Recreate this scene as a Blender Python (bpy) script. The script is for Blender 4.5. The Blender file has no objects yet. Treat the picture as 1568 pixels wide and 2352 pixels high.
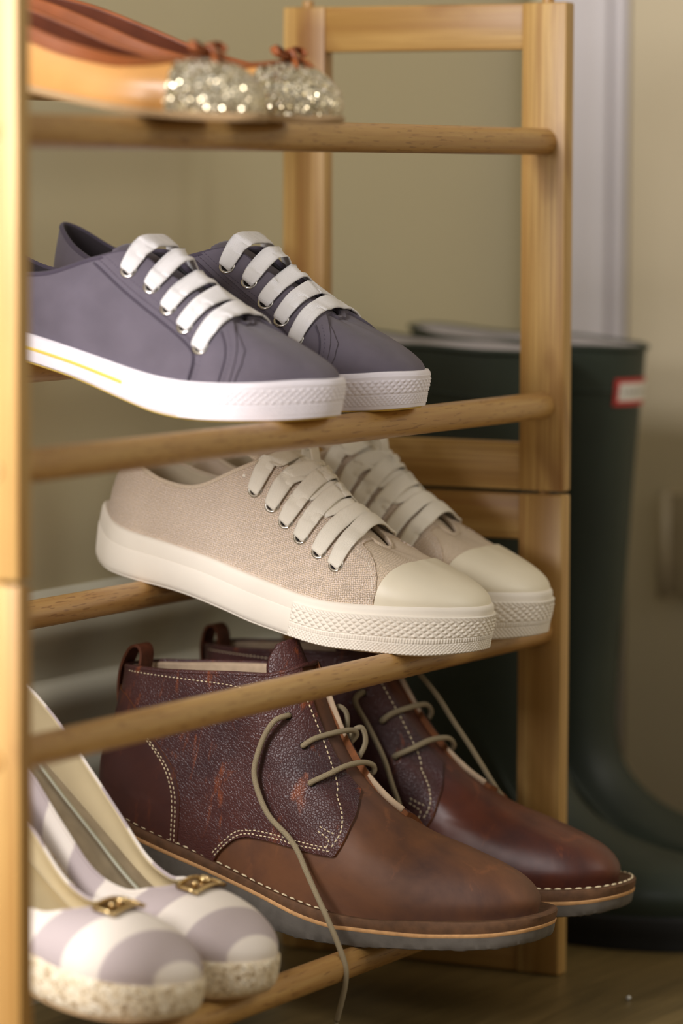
import bpy, bmesh, math, random
import numpy as np
from mathutils import Vector, Matrix
from mathutils.bvhtree import BVHTree

S = 0.001                      # every length below is in millimetres
scene = bpy.context.scene
COL = scene.collection
rad = math.radians

# ------------------------------------------------------------------ camera
cam_d = bpy.data.cameras.new('camera')
cam = bpy.data.objects.new('camera', cam_d)
COL.objects.link(cam)
scene.camera = cam
FPX = 9008.5
YAW, PITCH, ROLL = rad(28.0), rad(4.92), rad(0.2)
C_POS = Vector((-1799.6, -1147.7, 564.9))
fw = Vector((math.cos(YAW)*math.cos(PITCH), math.sin(YAW)*math.cos(PITCH), -math.sin(PITCH)))
rt = Vector((math.sin(YAW), -math.cos(YAW), 0))
up = rt.cross(fw)
R_ = rt*math.cos(ROLL) + up*math.sin(ROLL)
U_ = -rt*math.sin(ROLL) + up*math.cos(ROLL)
M = Matrix((R_, U_, -fw)).transposed().to_4x4()
M.translation = C_POS*S
cam.matrix_world = M
cam_d.sensor_fit = 'HORIZONTAL'
cam_d.sensor_width = 36.0
cam_d.lens = FPX/1568*36.0
cam_d.clip_start = 0.05
cam_d.dof.use_dof = True
cam_d.dof.focus_distance = 2.55
cam_d.dof.aperture_fstop = 5.2

# ------------------------------------------------------------------ light
world = bpy.data.worlds.new('world')
scene.world = world
world.use_nodes = True
bg = world.node_tree.nodes['Background']
bg.inputs[0].default_value = (1.0, 0.94, 0.84, 1)
bg.inputs[1].default_value = 0.29

def area(name, loc, target, sx, sy, power, color):
    d = bpy.data.lights.new(name, 'AREA')
    d.shape = 'RECTANGLE'; d.size = sx*S; d.size_y = sy*S
    d.energy = power; d.color = color
    o = bpy.data.objects.new(name, d); COL.objects.link(o)
    o.location = Vector(loc)*S
    o.rotation_euler = (Vector(target)-Vector(loc)).to_track_quat('-Z', 'Y').to_euler()
    return o
area('window_light', (-880, 125, 900), (150, 60, 330), 320, 800, 26.0, (1.0, 0.97, 0.985))
area('room_light', (700, -1900, 1500), (500, 100, 300), 1300, 1000, 9.0, (1.0, 0.93, 0.84))

vs = scene.view_settings
vs.view_transform = 'Standard'
vs.look = 'None'
vs.gamma = 1.0
vs.use_curve_mapping = False
vs.exposure = 0.0

# ------------------------------------------------------------------ materials
def srgb(r, g, b):
    f = lambda c: ((c/255+0.055)/1.055)**2.4 if c > 10 else c/255/12.92
    return (f(r), f(g), f(b), 1.0)

class NT:
    """small node-tree writer"""
    def __init__(s, name):
        s.m = bpy.data.materials.new(name); s.m.use_nodes = True
        s.t = s.m.node_tree; s.b = s.t.nodes['Principled BSDF']
    def n(s, typ, **kw):
        nd = s.t.nodes.new(typ)
        for k, v in kw.items():
            if k.startswith('i_'):
                key = k[2:]
                key = int(key) if key.isdigit() else key
                nd.inputs[key].default_value = v
            else: setattr(nd, k, v)
        return nd
    def l(s, a, b):
        s.t.links.new(a, b)
    def coord(s, kind='Object', scale=(1, 1, 1), rot=(0, 0, 0)):
        tc = s.n('ShaderNodeTexCoord'); mp = s.n('ShaderNodeMapping')
        mp.inputs['Scale'].default_value = scale
        mp.inputs['Rotation'].default_value = rot
        s.l(tc.outputs[kind], mp.inputs[0]); return mp.outputs[0]
    def noise(s, vec, scale=5, detail=4, rough=0.5, dist=0.0):
        nd = s.n('ShaderNodeTexNoise')
        nd.inputs['Scale'].default_value = scale; nd.inputs['Detail'].default_value = detail
        nd.inputs['Roughness'].default_value = rough; nd.inputs['Distortion'].default_value = dist
        s.l(vec, nd.inputs['Vector']); return nd.outputs[0]
    def ramp(s, fac, stops):
        r = s.n('ShaderNodeValToRGB'); e = r.color_ramp.elements
        while len(e) < len(stops): e.new(0.5)
        for i, (p, c) in enumerate(stops):
            e[i].position = p; e[i].color = c if len(c) == 4 else (*c, 1)
        s.l(fac, r.inputs[0]); return r.outputs[0]
    def mix(s, fac, a, b, mode='MIX'):
        m = s.n('ShaderNodeMix', data_type='RGBA', blend_type=mode)
        for sock, v in ((m.inputs[0], fac), (m.inputs[6], a), (m.inputs[7], b)):
            if hasattr(v, 'links'): s.l(v, sock)
            else: sock.default_value = v
        return m.outputs[2]
    def math(s, op, a, b=None, c=None):
        m = s.n('ShaderNodeMath', operation=op)
        for i, v in enumerate((a, b, c)):
            if v is None: continue
            if hasattr(v, 'links'): s.l(v, m.inputs[i])
            else: m.inputs[i].default_value = v
        return m.outputs[0]
    def bump(s, h, strength=0.3, dist=0.0005, normal=None):
        b = s.n('ShaderNodeBump'); b.inputs['Strength'].default_value = strength
        b.inputs['Distance'].default_value = dist
        s.l(h, b.inputs['Height'])
        if normal is not None: s.l(normal, b.inputs['Normal'])
        return b.outputs[0]
    def set(s, **kw):
        names = {'color': 'Base Color', 'rough': 'Roughness', 'metal': 'Metallic', 'spec': 'Specular IOR Level',
                 'normal': 'Normal', 'sheen': 'Sheen Weight', 'coat': 'Coat Weight', 'coat_rough': 'Coat Roughness'}
        for k, v in kw.items():
            sock = s.b.inputs[names[k]]
            if hasattr(v, 'links'): s.l(v, sock)
            else: sock.default_value = v
        return s.m

def mat_plain(name, col, rough=0.6, nscale=60, var=0.12, bump=0.1, bscale=400, metal=0.0, spec=0.4, sheen=0.0, bdist=0.0003):
    w = NT(name); v = w.coord()
    n = w.noise(v, nscale, 3)
    dark = tuple(c*(1-var) for c in col[:3])+(1,); light = tuple(min(1, c*(1+var)) for c in col[:3])+(1,)
    c = w.ramp(n, [(0.3, dark), (0.7, light)])
    b = w.bump(w.noise(v, bscale, 3), bump, bdist)
    return w.set(color=c, rough=rough, metal=metal, spec=spec, normal=b, sheen=sheen)

def mat_bamboo(name, axis, tint=1.0, rough=0.42):
    """axis: 0,1,2 the grain direction in object space"""
    w = NT(name)
    tc = w.n('ShaderNodeTexCoord'); oi = w.n('ShaderNodeObjectInfo')
    add = w.n('ShaderNodeVectorMath', operation='ADD')
    comb = w.n('ShaderNodeCombineXYZ')
    off = w.math('MULTIPLY', oi.outputs['Random'], 7.0)
    for i in range(3): w.l(off, comb.inputs[i])
    w.l(tc.outputs['Object'], add.inputs[0]); w.l(comb.outputs[0], add.inputs[1])
    def mp(sl, sa):
        m = w.n('ShaderNodeMapping'); sc = [sa]*3; sc[axis] = sl
        m.inputs['Scale'].default_value = sc; w.l(add.outputs[0], m.inputs[0]); return m.outputs[0]
    strips = w.noise(mp(0.6, 55), 1.0, 0.5)                    # laminated strips
    fibre = w.noise(mp(9, 620), 1.0, 6, 0.65)                  # fine fibres
    fibre2 = w.noise(mp(3, 210), 1.0, 3, 0.5)
    knot = w.noise(mp(11, 24), 1.0, 2, 0.5, 0.4)               # node patches
    k = [c*tint for c in (1, 1, 1)]
    t = lambda r, g, b: tuple(x*tint for x in srgb(r, g, b)[:3])+(1,)
    c1 = w.ramp(strips, [(0.38, t(170, 129, 68)), (0.5, t(190, 150, 86)), (0.62, t(206, 168, 104))])
    c2 = w.mix(w.ramp(fibre, [(0.40, (0.0, 0, 0)), (0.60, (1, 1, 1))]), t(148, 107, 52), c1)
    c2 = w.mix(0.45, c2, c1)
    c3 = w.mix(w.ramp(fibre2, [(0.35, (1, 1, 1)), (0.5, (0, 0, 0))]), c2, t(156, 110, 58))
    c3 = w.mix(0.6, c2, c3)
    c4 = w.mix(w.ramp(knot, [(0.60, (0, 0, 0)), (0.72, (0.6, 0.6, 0.6))]), c3, t(128, 80, 36))
    bn = w.bump(fibre, 0.18, 0.0003)
    return w.set(color=c4, rough=rough, spec=0.45, normal=bn)

def mat_dowel(name):
    w = NT(name)
    v = w.coord('Object', (14, 420, 420)); v2 = w.coord('Object', (4, 60, 60)); v3 = w.coord('Object', (70, 620, 620))
    f = w.noise(v, 1, 5, 0.6); g = w.noise(v2, 1, 3, 0.5, 0.6); fl = w.noise(v3, 1, 1, 0.4)
    c = w.ramp(g, [(0.3, srgb(172, 130, 72)), (0.5, srgb(188, 148, 88)), (0.7, srgb(200, 162, 102))])
    c = w.mix(w.math('MULTIPLY', w.ramp(f, [(0.35, (1, 1, 1)), (0.6, (0, 0, 0))]), 0.45), c, srgb(160, 110, 62))
    c = w.mix(w.math('MULTIPLY', w.ramp(fl, [(0.62, (0, 0, 0)), (0.68, (1, 1, 1))]), 0.6), c, srgb(128, 84, 44))
    return w.set(color=c, rough=0.38, spec=0.5, normal=w.bump(f, 0.12, 0.0003))

def mat_canvas(name, col, pitch=0.9, var=0.1, bump=0.5, depth=0.0003, rough=0.9, col2=None, hole=0.5):
    """plain weave from UV in millimetres"""
    w = NT(name)
    uv = w.n('ShaderNodeUVMap'); sep = w.n('ShaderNodeSeparateXYZ')
    wob = w.noise(w.coord('UV', (1, 1, 1)), 0.25, 2)
    w.l(uv.outputs[0], sep.inputs[0])
    k = math.pi/pitch
    wob2 = w.math('MULTIPLY', wob, pitch*1.5)
    u = w.math('MULTIPLY', w.math('ADD', sep.outputs[0], wob2), k)
    v = w.math('MULTIPLY', w.math('ADD', sep.outputs[1], wob2), k)
    su = w.math('SINE', u); sv = w.math('SINE', v)
    a = w.math('ABSOLUTE', su); b = w.math('ABSOLUTE', sv)
    prod = w.math('MULTIPLY', su, sv)
    over = w.math('GREATER_THAN', prod, 0.0)
    # thread height : over/under
    ha = w.math('MULTIPLY', a, w.math('ADD', w.math('MULTIPLY', over, 0.6), 0.4))
    hb = w.math('MULTIPLY', b, w.math('SUBTRACT', 1.0, w.math('MULTIPLY', over, 0.6)))
    h = w.math('MAXIMUM', ha, hb)
    n = w.noise(w.coord(), 45, 4)
    dark = tuple(c*(1-var) for c in col[:3])+(1,); light = tuple(min(1, c*(1+var)) for c in col[:3])+(1,)
    c = w.ramp(n, [(0.35, dark), (0.65, light)])
    if col2 is not None:
        n2 = w.noise(w.coord('UV', (1, 1, 1)), 1.6/pitch, 2)
        c = w.mix(w.ramp(n2, [(0.42, (0, 0, 0)), (0.58, (1, 1, 1))]), c, col2)
    c = w.mix(w.math('MULTIPLY', w.ramp(h, [(0.35, (1, 1, 1)), (0.75, (0, 0, 0))]), hole), c, tuple(x*0.42 for x in col[:3])+(1,))
    fz = w.noise(w.coord('UV', (1, 1, 1)), 4.0, 2)
    hh = w.math('ADD', h, w.math('MULTIPLY', fz, 0.35))
    return w.set(color=c, rough=rough, spec=0.15, normal=w.bump(hh, bump, depth), sheen=0.15)

def mat_leather(name, base, dark, scuff, pebble=True, rough=0.42, scuff_amt=0.6, pscale=900):
    w = NT(name); v = w.coord()
    n1 = w.noise(v, 14, 5, 0.6, 0.4)
    c = w.ramp(n1, [(0.32, dark), (0.62, base)])
    vs_ = w.coord('Object', (60, 60, 18), (0, 0.6, 0))
    n2 = w.noise(vs_, 1.0, 4, 0.65, 0.5)
    c = w.mix(w.math('MULTIPLY', w.ramp(n2, [(0.585, (0, 0, 0)), (0.68, (1, 1, 1))]), scuff_amt), c, scuff)
    if pebble:
        vo = w.n('ShaderNodeTexVoronoi', feature='DISTANCE_TO_EDGE'); vo.inputs['Scale'].default_value = pscale*0.45
        wv = w.n('ShaderNodeVectorMath', operation='ADD')
        nv = w.n('ShaderNodeTexNoise'); nv.inputs['Scale'].default_value = 260
        w.l(v, nv.inputs['Vector'])
        sc = w.n('ShaderNodeVectorMath', operation='SCALE'); sc.inputs['Scale'].default_value = 0.0022
        w.l(nv.outputs['Color'], sc.inputs[0]); w.l(v, wv.inputs[0]); w.l(sc.outputs[0], wv.inputs[1])
        w.l(wv.outputs[0], vo.inputs['Vector'])
        h = w.ramp(vo.outputs['Distance'], [(0.0, (0, 0, 0)), (0.16, (0.75, 0.75, 0.75)), (0.4, (1, 1, 1))])
        b = w.bump(h, 0.55, 0.0004)
        c = w.mix(w.math('MULTIPLY', w.ramp(vo.outputs['Distance'], [(0.0, (1, 1, 1)), (0.1, (0, 0, 0))]), 0.35), c, dark)
        c2 = w.bump(w.noise(v, 40, 3), 0.25, 0.002, b)
    else:
        c2 = w.bump(w.noise(v, 1400, 3, 0.6), 0.12, 0.0002, w.bump(w.noise(v, 50, 4), 0.2, 0.0016))
    return w.set(color=c, rough=w.ramp(n1, [(0.3, (rough+.08,)*3), (0.7, (rough-.06,)*3)]), spec=0.45, normal=c2)

def mat_glitter(name):
    w = NT(name); v = w.coord()
    vo = w.n('ShaderNodeTexVoronoi'); vo.inputs['Scale'].default_value = 900
    w.l(v, vo.inputs['Vector'])
    geo = w.n('ShaderNodeNewGeometry')
    s1 = w.n('ShaderNodeVectorMath', operation='SUBTRACT'); s1.inputs[1].default_value = (0.5, 0.5, 0.5)
    w.l(vo.outputs['Color'], s1.inputs[0])
    s2 = w.n('ShaderNodeVectorMath', operation='SCALE'); s2.inputs['Scale'].default_value = 1.5
    w.l(s1.outputs[0], s2.inputs[0])
    ad = w.n('ShaderNodeVectorMath', operation='ADD'); w.l(geo.outputs['Normal'], ad.inputs[0]); w.l(s2.outputs[0], ad.inputs[1])
    nm = w.n('ShaderNodeVectorMath', operation='NORMALIZE'); w.l(ad.outputs[0], nm.inputs[0])
    sep = w.n('ShaderNodeSeparateColor'); w.l(vo.outputs['Color'], sep.inputs[0])
    c = w.ramp(sep.outputs[0], [(0.0, srgb(170, 155, 125)), (0.4, srgb(225, 212, 180)), (1.0, srgb(252, 246, 232))])
    m = w.math('GREATER_THAN', sep.outputs[2], 0.35)
    return w.set(color=c, rough=0.14, metal=m, normal=nm.outputs[0])

def mat_stripe(name, a, b, period=46.0, phase=0.0, slant=0.0):
    w = NT(name); v = w.coord()
    sep = w.n('ShaderNodeSeparateXYZ'); w.l(v, sep.inputs[0])
    x = w.math('ADD', sep.outputs[0], w.math('MULTIPLY', sep.outputs[1], slant))
    x = w.math('ADD', w.math('MULTIPLY', x, 1.0/(period*S)), phase)
    fr = w.math('FRACT', x)
    st = w.ramp(fr, [(0.0, (0, 0, 0)), (0.47, (0, 0, 0)), (0.50, (1, 1, 1)), (0.97, (1, 1, 1)), (1.0, (0, 0, 0))])
    c = w.mix(st, a, b)
    n = w.noise(w.coord('Object', (1, 1, 1)), 900, 3, 0.6)
    c = w.mix(w.math('MULTIPLY', n, 0.18), c, tuple(x*0.7 for x in a[:3])+(1,))
    return w.set(color=c, rough=0.92, spec=0.15, normal=w.bump(n, 0.35, 0.0003), sheen=0.1)

def mat_cork(name):
    w = NT(name); v = w.coord()
    vo = w.n('ShaderNodeTexVoronoi', feature='DISTANCE_TO_EDGE'); vo.inputs['Scale'].default_value = 150
    nz = w.noise(v, 260, 4, 0.7, 0.8)
    w.l(v, vo.inputs['Vector'])
    c = w.ramp(nz, [(0.36, srgb(128, 98, 66)), (0.44, srgb(216, 196, 160)), (0.6, srgb(240, 230, 208))])
    vein = w.ramp(vo.outputs['Distance'], [(0.0, (1, 1, 1)), (0.05, (0, 0, 0))])
    c = w.mix(w.math('MULTIPLY', vein, w.ramp(nz, [(0.45, (0, 0, 0)), (0.6, (1, 1, 1))])), c, srgb(120, 96, 66))
    return w.set(color=c, rough=0.8, normal=w.bump(nz, 0.5, 0.0006))

MT = {}
def build_materials():
    MT['bamboo_v'] = mat_bamboo('bamboo_upright', 2)
    MT['bamboo_h'] = mat_bamboo('bamboo_crosswise', 1)
    MT['dowel'] = mat_dowel('turned_wood')
    MT['grey_canvas'] = mat_canvas('slate_canvas', srgb(108, 101, 112), 0.45, 0.08, 0.25, 0.00012, hole=0.22)
    MT['grey_binding'] = mat_canvas('slate_binding', srgb(88, 80, 94), 0.5, 0.08, 0.5, 0.0002)
    MT['dark_lining'] = mat_canvas('dark_lining', srgb(62, 56, 60), 0.8, 0.1, 0.4, 0.0002)
    MT['white_rubber'] = mat_plain('white_rubber', srgb(236, 230, 236), 0.5, 30, 0.03, 0.05, 300)
    MT['yellow_rubber'] = mat_plain('yellow_rubber', srgb(238, 205, 96), 0.5, 30, 0.03, 0.05, 300)
    MT['cotton'] = mat_canvas('white_cotton', srgb(248, 245, 245), 0.7, 0.02, 0.6, 0.00025, hole=0.15)
    MT['cream_cotton'] = mat_canvas('cream_cotton', srgb(244, 236, 220), 0.7, 0.03, 0.6, 0.0003, hole=0.22)
    MT['steel'] = mat_plain('steel', (0.72, 0.70, 0.66, 1), 0.25, 30, 0.05, 0.0, metal=1.0)
    MT['weave'] = mat_canvas('flecked_weave', srgb(228, 204, 174), 1.35, 0.06, 0.8, 0.0006, col2=srgb(242, 224, 212), hole=0.8)
    MT['weave_fine'] = mat_canvas('fine_weave', srgb(220, 198, 168), 1.2, 0.06, 0.7, 0.0004, col2=srgb(234, 216, 196), hole=0.6)
    MT['cream_lining'] = mat_canvas('cream_lining', srgb(214, 198, 170), 0.6, 0.06, 0.4, 0.0002)
    MT['cream_rubber'] = mat_plain('cream_rubber', srgb(236, 227, 212), 0.55, 25, 0.03, 0.06, 260)
    MT['cap_rubber'] = mat_plain('cap_rubber', srgb(232, 222, 198), 0.42, 25, 0.03, 0.04, 260)
    MT['pebble'] = mat_leather('pebbled_leather', srgb(84, 48, 44), srgb(58, 34, 36), srgb(150, 78, 40), True, 0.38, 0.7, 1150)
    MT['smooth_leather'] = mat_leather('waxed_leather', srgb(112, 72, 46), srgb(74, 48, 38), srgb(134, 84, 52), False, 0.60, 0.45)
    MT['red_leather'] = mat_leather('burnished_leather', srgb(96, 48, 30), srgb(62, 32, 28), srgb(136, 72, 40), False, 0.42, 0.3)
    MT['counter_leather'] = mat_leather('maroon_leather', srgb(78, 42, 36), srgb(58, 32, 32), srgb(130, 66, 36), False, 0.5, 0.5)
    MT['raw_leather'] = mat_plain('raw_edge_leather', srgb(124, 74, 38), 0.8, 200, 0.25, 0.4, 900)
    MT['tab_leather'] = mat_plain('tab_leather', srgb(98, 52, 30), 0.7, 160, 0.25, 0.3, 700)
    MT['welt'] = mat_plain('welt_leather', srgb(98, 68, 44), 0.75, 160, 0.25, 0.5, 700)
    MT['midsole'] = mat_plain('midsole_cork', srgb(204, 156, 104), 0.75, 200, 0.15, 0.3, 800)
    MT['crepe'] = mat_plain('grey_crepe', srgb(98, 92, 84), 0.75, 120, 0.15, 0.4, 500)
    MT['suede'] = mat_plain('pale_suede', srgb(190, 166, 138), 0.95, 150, 0.12, 0.4, 900)
    MT['thread'] = mat_plain('cream_thread', srgb(226, 208, 170), 0.8, 200, 0.08, 0.1)
    MT['cord'] = mat_cord('khaki_cord')
    MT['hole'] = mat_plain('dark_hole', srgb(24, 16, 14), 0.9, 50, 0.1, 0.0)
    MT['stripe'] = mat_stripe('striped_linen', srgb(236, 226, 214), srgb(186, 172, 172), 46.0, 0.92, -0.35)
    MT['cork'] = mat_cork('whitewashed_cork')
    MT['tan_lining'] = mat_plain('tan_lining', srgb(208, 190, 150), 0.7, 30, 0.06, 0.1)
    MT['insole_grey'] = mat_plain('grey_insole', srgb(160, 145, 120), 0.85, 90, 0.12, 0.3)
    MT['insole_band'] = mat_plain('insole_band', srgb(196, 196, 176), 0.7, 60, 0.05, 0.1)
    MT['gold'] = mat_plain('polished_gold', (0.88, 0.68, 0.36, 1), 0.2, 30, 0.05, 0.0, metal=1.0)
    MT['gold_reflect'] = mat_plain('gold_dark_reflection', (0.30, 0.20, 0.09, 1), 0.28, 30, 0.05, 0.0, metal=1.0)  # buckle plate is gold; a dark reflection is put into this colour
    MT['tan_leather'] = mat_plain('tan_leather', srgb(208, 152, 88), 0.32, 40, 0.06, 0.08, 200, spec=0.6)
    MT['rust_leather'] = mat_plain('rust_leather', srgb(140, 76, 38), 0.36, 60, 0.12, 0.15, 300)
    MT['dark_insole'] = mat_plain('dark_insole', srgb(70, 46, 26), 0.6, 60, 0.2, 0.1)
    MT['rust_inside'] = mat_plain('rust_inside', srgb(96, 48, 28), 0.45, 60, 0.12, 0.15, 300)
    MT['glitter'] = mat_glitter('champagne_glitter')
    MT['flat_sole'] = mat_plain('flat_sole', srgb(176, 146, 108), 0.6, 60, 0.08, 0.1)
    MT['welly'] = mat_plain('green_rubber', srgb(48, 56, 46), 0.48, 14, 0.14, 0.05, 200, spec=0.35)
    MT['welly_sole'] = mat_plain('black_rubber', srgb(34, 34, 32), 0.75, 60, 0.1, 0.2)
    MT['welly_lining'] = mat_plain('grey_lining', srgb(176, 168, 164), 0.95, 60, 0.05, 0.2)
    MT['wall'] = mat_plain('olive_paint', srgb(206, 196, 162), 0.85, 3, 0.02, 0.05, 60)
    MT['skirting'] = mat_plain('grey_gloss_paint', srgb(196, 192, 172), 0.5, 3, 0.02, 0.03, 60)
    MT['lilac'] = mat_plain('lilac_grey_paint', srgb(226, 220, 222), 0.5, 4, 0.06, 0.05, 60)
    MT['door'] = mat_plain('cream_paint', srgb(222, 208, 178), 0.55, 4, 0.05, 0.05, 60)
    MT['floor'] = mat_floor('brown_floor')
    MT['label_red'] = mat_plain('label_red', srgb(190, 60, 56), 0.5, 20, 0.02, 0)
    MT['label_white'] = mat_plain('label_white', srgb(225, 220, 208), 0.5, 20, 0.02, 0)
    MT['label_ink'] = mat_plain('label_ink', srgb(40, 60, 45), 0.5, 20, 0.02, 0)
    MT['hinge'] = mat_plain('painted_metal', srgb(176, 160, 130), 0.4, 30, 0.1, 0.05)
    MT['lint'] = mat_plain('white_lint', srgb(220, 218, 210), 0.9, 30, 0.05, 0.2)

def mat_cord(name):
    w = NT(name); uv = w.n('ShaderNodeUVMap'); sep = w.n('ShaderNodeSeparateXYZ'); w.l(uv.outputs[0], sep.inputs[0])
    a = w.math('ADD', w.math('MULTIPLY', sep.outputs[0], 3.4), w.math('MULTIPLY', sep.outputs[1], 4.0))
    b = w.math('SUBTRACT', w.math('MULTIPLY', sep.outputs[0], 3.4), w.math('MULTIPLY', sep.outputs[1], 4.0))
    h = w.math('MULTIPLY', w.math('ABSOLUTE', w.math('SINE', a)), w.math('ABSOLUTE', w.math('SINE', b)))
    c = w.ramp(h, [(0.05, srgb(112, 98, 72)), (0.45, srgb(172, 156, 124)), (1.0, srgb(190, 174, 142))])
    return w.set(color=c, rough=0.85, normal=w.bump(h, 0.6, 0.0004))

def mat_floor(name):
    w = NT(name); v = w.coord('Object', (1.2, 14, 1))
    n = w.noise(v, 6, 5, 0.6, 0.5)
    c = w.ramp(n, [(0.3, srgb(98, 82, 48)), (0.7, srgb(124, 104, 64))])
    return w.set(color=c, rough=0.38, spec=0.4, normal=w.bump(n, 0.05, 0.001))

# ------------------------------------------------------------------ mesh helpers
WARP = [None]
def mk(name, verts, faces, mat, parent=None, smooth=True, uvs=None, sharp=None, warp=True):
    V = np.asarray(verts, float).reshape(-1, 3)
    if warp and WARP[0] is not None and parent is not None: V = WARP[0](V)
    me = bpy.data.meshes.new(name)
    me.from_pydata((V*S).tolist(), [], [tuple(int(i) for i in f) for f in faces])
    mats = mat if isinstance(mat, (list, tuple)) else [mat]
    for m in mats: me.materials.append(MT[m] if isinstance(m, str) else m)
    me.polygons.foreach_set('use_smooth', [bool(smooth)]*len(me.polygons))
    if uvs is not None:
        ul = me.uv_layers.new(name='UVMap')
        vi = np.empty(len(me.loops), int); me.loops.foreach_get('vertex_index', vi)
        ul.data.foreach_set('uv', np.asarray(uvs, float)[vi].ravel())
    me.update()
    o = bpy.data.objects.new(name, me); COL.objects.link(o)
    if parent is not None: o.parent = parent
    if sharp is not None: me.set_sharp_from_angle(angle=rad(sharp))
    return o

class MB:
    """collects geometry for one mesh"""
    def __init__(s): s.v = []; s.f = []; s.uv = []
    def add(s, verts, faces, uvs=None):
        n = len(s.v); s.v += [tuple(float(c) for c in p) for p in verts]
        s.f += [tuple(i+n for i in f) for f in faces]
        s.uv += list(uvs) if uvs is not None else [(0, 0)]*len(verts)
        return s
    def box(s, lo, hi, bevel=0.0):
        bm = bmesh.new(); bmesh.ops.create_cube(bm, size=1)
        c = [(a+b)/2 for a, b in zip(lo, hi)]; d = [b-a for a, b in zip(lo, hi)]
        for v in bm.verts: v.co = Vector([v.co[i]*d[i]+c[i] for i in range(3)])
        if bevel: bmesh.ops.bevel(bm, geom=bm.edges[:], offset=bevel, segments=2, profile=0.5, affect='EDGES')
        bm.verts.index_update()
        s.add([v.co[:] for v in bm.verts], [[v.index for v in f.verts] for f in bm.faces]); bm.free()
        return s
    def build(s, name, mat, parent=None, smooth=True, sharp=None, warp=True):
        return mk(name, s.v, s.f, mat, parent, smooth, s.uv, sharp, warp)

def catmull(P, n, closed=False):
    """resample: n points per segment"""
    P = np.asarray(P, float); K = len(P); out = []
    segs = K if closed else K-1
    for i in range(segs):
        if closed: a, b, c, d = P[(i-1) % K], P[i], P[(i+1) % K], P[(i+2) % K]
        else:
            b, c = P[i], P[i+1]
            a = P[i-1] if i > 0 else 2*b-c
            d = P[i+2] if i+2 < K else 2*c-b
        for t in np.arange(n)/n:
            out.append(0.5*((2*b)+(-a+c)*t+(2*a-5*b+4*c-d)*t*t+(-a+3*b-3*c+d)*t**3))
    if not closed: out.append(P[-1])
    return np.array(out)

def resample(P, step):
    P = np.asarray(P, float); d = np.r_[0, np.cumsum(np.linalg.norm(np.diff(P, axis=0), axis=1))]
    n = max(2, int(round(d[-1]/step))+1); q = np.linspace(0, d[-1], n)
    return np.stack([np.interp(q, d, P[:, k]) for k in range(P.shape[1])], 1)

def nrm(v):
    v = np.asarray(v, float); return v/(np.linalg.norm(v)+1e-12)

def sweep(mb, path, section, widthdir=None, caps=True):
    """sweep a closed 2D section (list of (a,b)): a along the width direction, b along the normal; returns mb.
    widthdir: one vector or one per path point; section may be callable(i, frac) """
    P = np.asarray(path, float); n = len(P)
    T = np.gradient(P, axis=0); T /= np.linalg.norm(T, axis=1)[:, None]+1e-12
    if widthdir is None:
        w = np.cross(T[0], (0, 0, 1)); w = np.cross(T[0], (0, 1, 0)) if np.linalg.norm(w) < .1 else w
        Wd = []
        for i in range(n):
            w = w-T[i]*(w@T[i]); w = nrm(w); Wd.append(w)
        Wd = np.array(Wd)
    else:
        Wd = np.asarray(widthdir, float)
        if Wd.ndim == 1: Wd = np.tile(Wd, (n, 1))
        Wd = Wd-T*np.sum(Wd*T, 1)[:, None]; Wd /= np.linalg.norm(Wd, axis=1)[:, None]+1e-12
    N = np.cross(T, Wd)
    d = np.r_[0, np.cumsum(np.linalg.norm(np.diff(P, axis=0), axis=1))]
    verts = []; uvs = []
    for i in range(n):
        sec = section(i, i/(n-1)) if callable(section) else section
        m = len(sec); acc = 0
        for k, (a, b) in enumerate(sec):
            verts.append(P[i]+Wd[i]*a+N[i]*b)
            uvs.append((d[i], acc))
            a2, b2 = sec[(k+1) % m]; acc += math.hypot(a2-a, b2-b)
    faces = []
    for i in range(n-1):
        for k in range(m):
            k2 = (k+1) % m
            faces.append((i*m+k, i*m+k2, (i+1)*m+k2, (i+1)*m+k))
    if caps:
        faces.append(tuple(range(m))[::-1]); faces.append(tuple((n-1)*m+k for k in range(m)))
    mb.add(verts, faces, uvs); return mb

def circ(r, n=10, ry=None):
    ry = r if ry is None else ry
    return [(r*math.cos(2*math.pi*k/n), ry*math.sin(2*math.pi*k/n)) for k in range(n)]
def flat(w, t):
    """flat woven lace section: wide, thin, rounded edges"""
    return [(-w/2, 0), (-w/2+.5, t*.42), (-w/4, t/2), (0, t*.46), (w/4, t/2), (w/2-.5, t*.42), (w/2, 0),
            (w/2-.5, -t*.42), (w/4, -t/2), (0, -t*.46), (-w/4, -t/2), (-w/2+.5, -t*.42)]

def torus(mb, c, n, R, r, seg=20, ms=8, squash=1.0):
    n = nrm(n); a = nrm(np.cross(n, (0.3, 0.1, 1) if abs(n[2]) < .9 else (1, 0, 0))); b = np.cross(n, a)
    vs, fs = [], []
    for i in range(seg):
        t = 2*math.pi*i/seg; dr = a*math.cos(t)+b*math.sin(t)
        for k in range(ms):
            p = 2*math.pi*k/ms
            vs.append(np.asarray(c)+dr*(R+r*math.cos(p))+n*r*squash*math.sin(p))
    for i in range(seg):
        for k in range(ms):
            fs.append((i*ms+k, ((i+1) % seg)*ms+k, ((i+1) % seg)*ms+(k+1) % ms, i*ms+(k+1) % ms))
    mb.add(vs, fs); return mb
def disc(mb, c, n, R, seg=16):
    n = nrm(n); a = nrm(np.cross(n, (0.3, 0.1, 1) if abs(n[2]) < .9 else (1, 0, 0))); b = np.cross(n, a)
    mb.add([np.asarray(c)+R*(a*math.cos(2*math.pi*i/seg)+b*math.sin(2*math.pi*i/seg)) for i in range(seg)], [tuple(range(seg))])
    return mb

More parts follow.
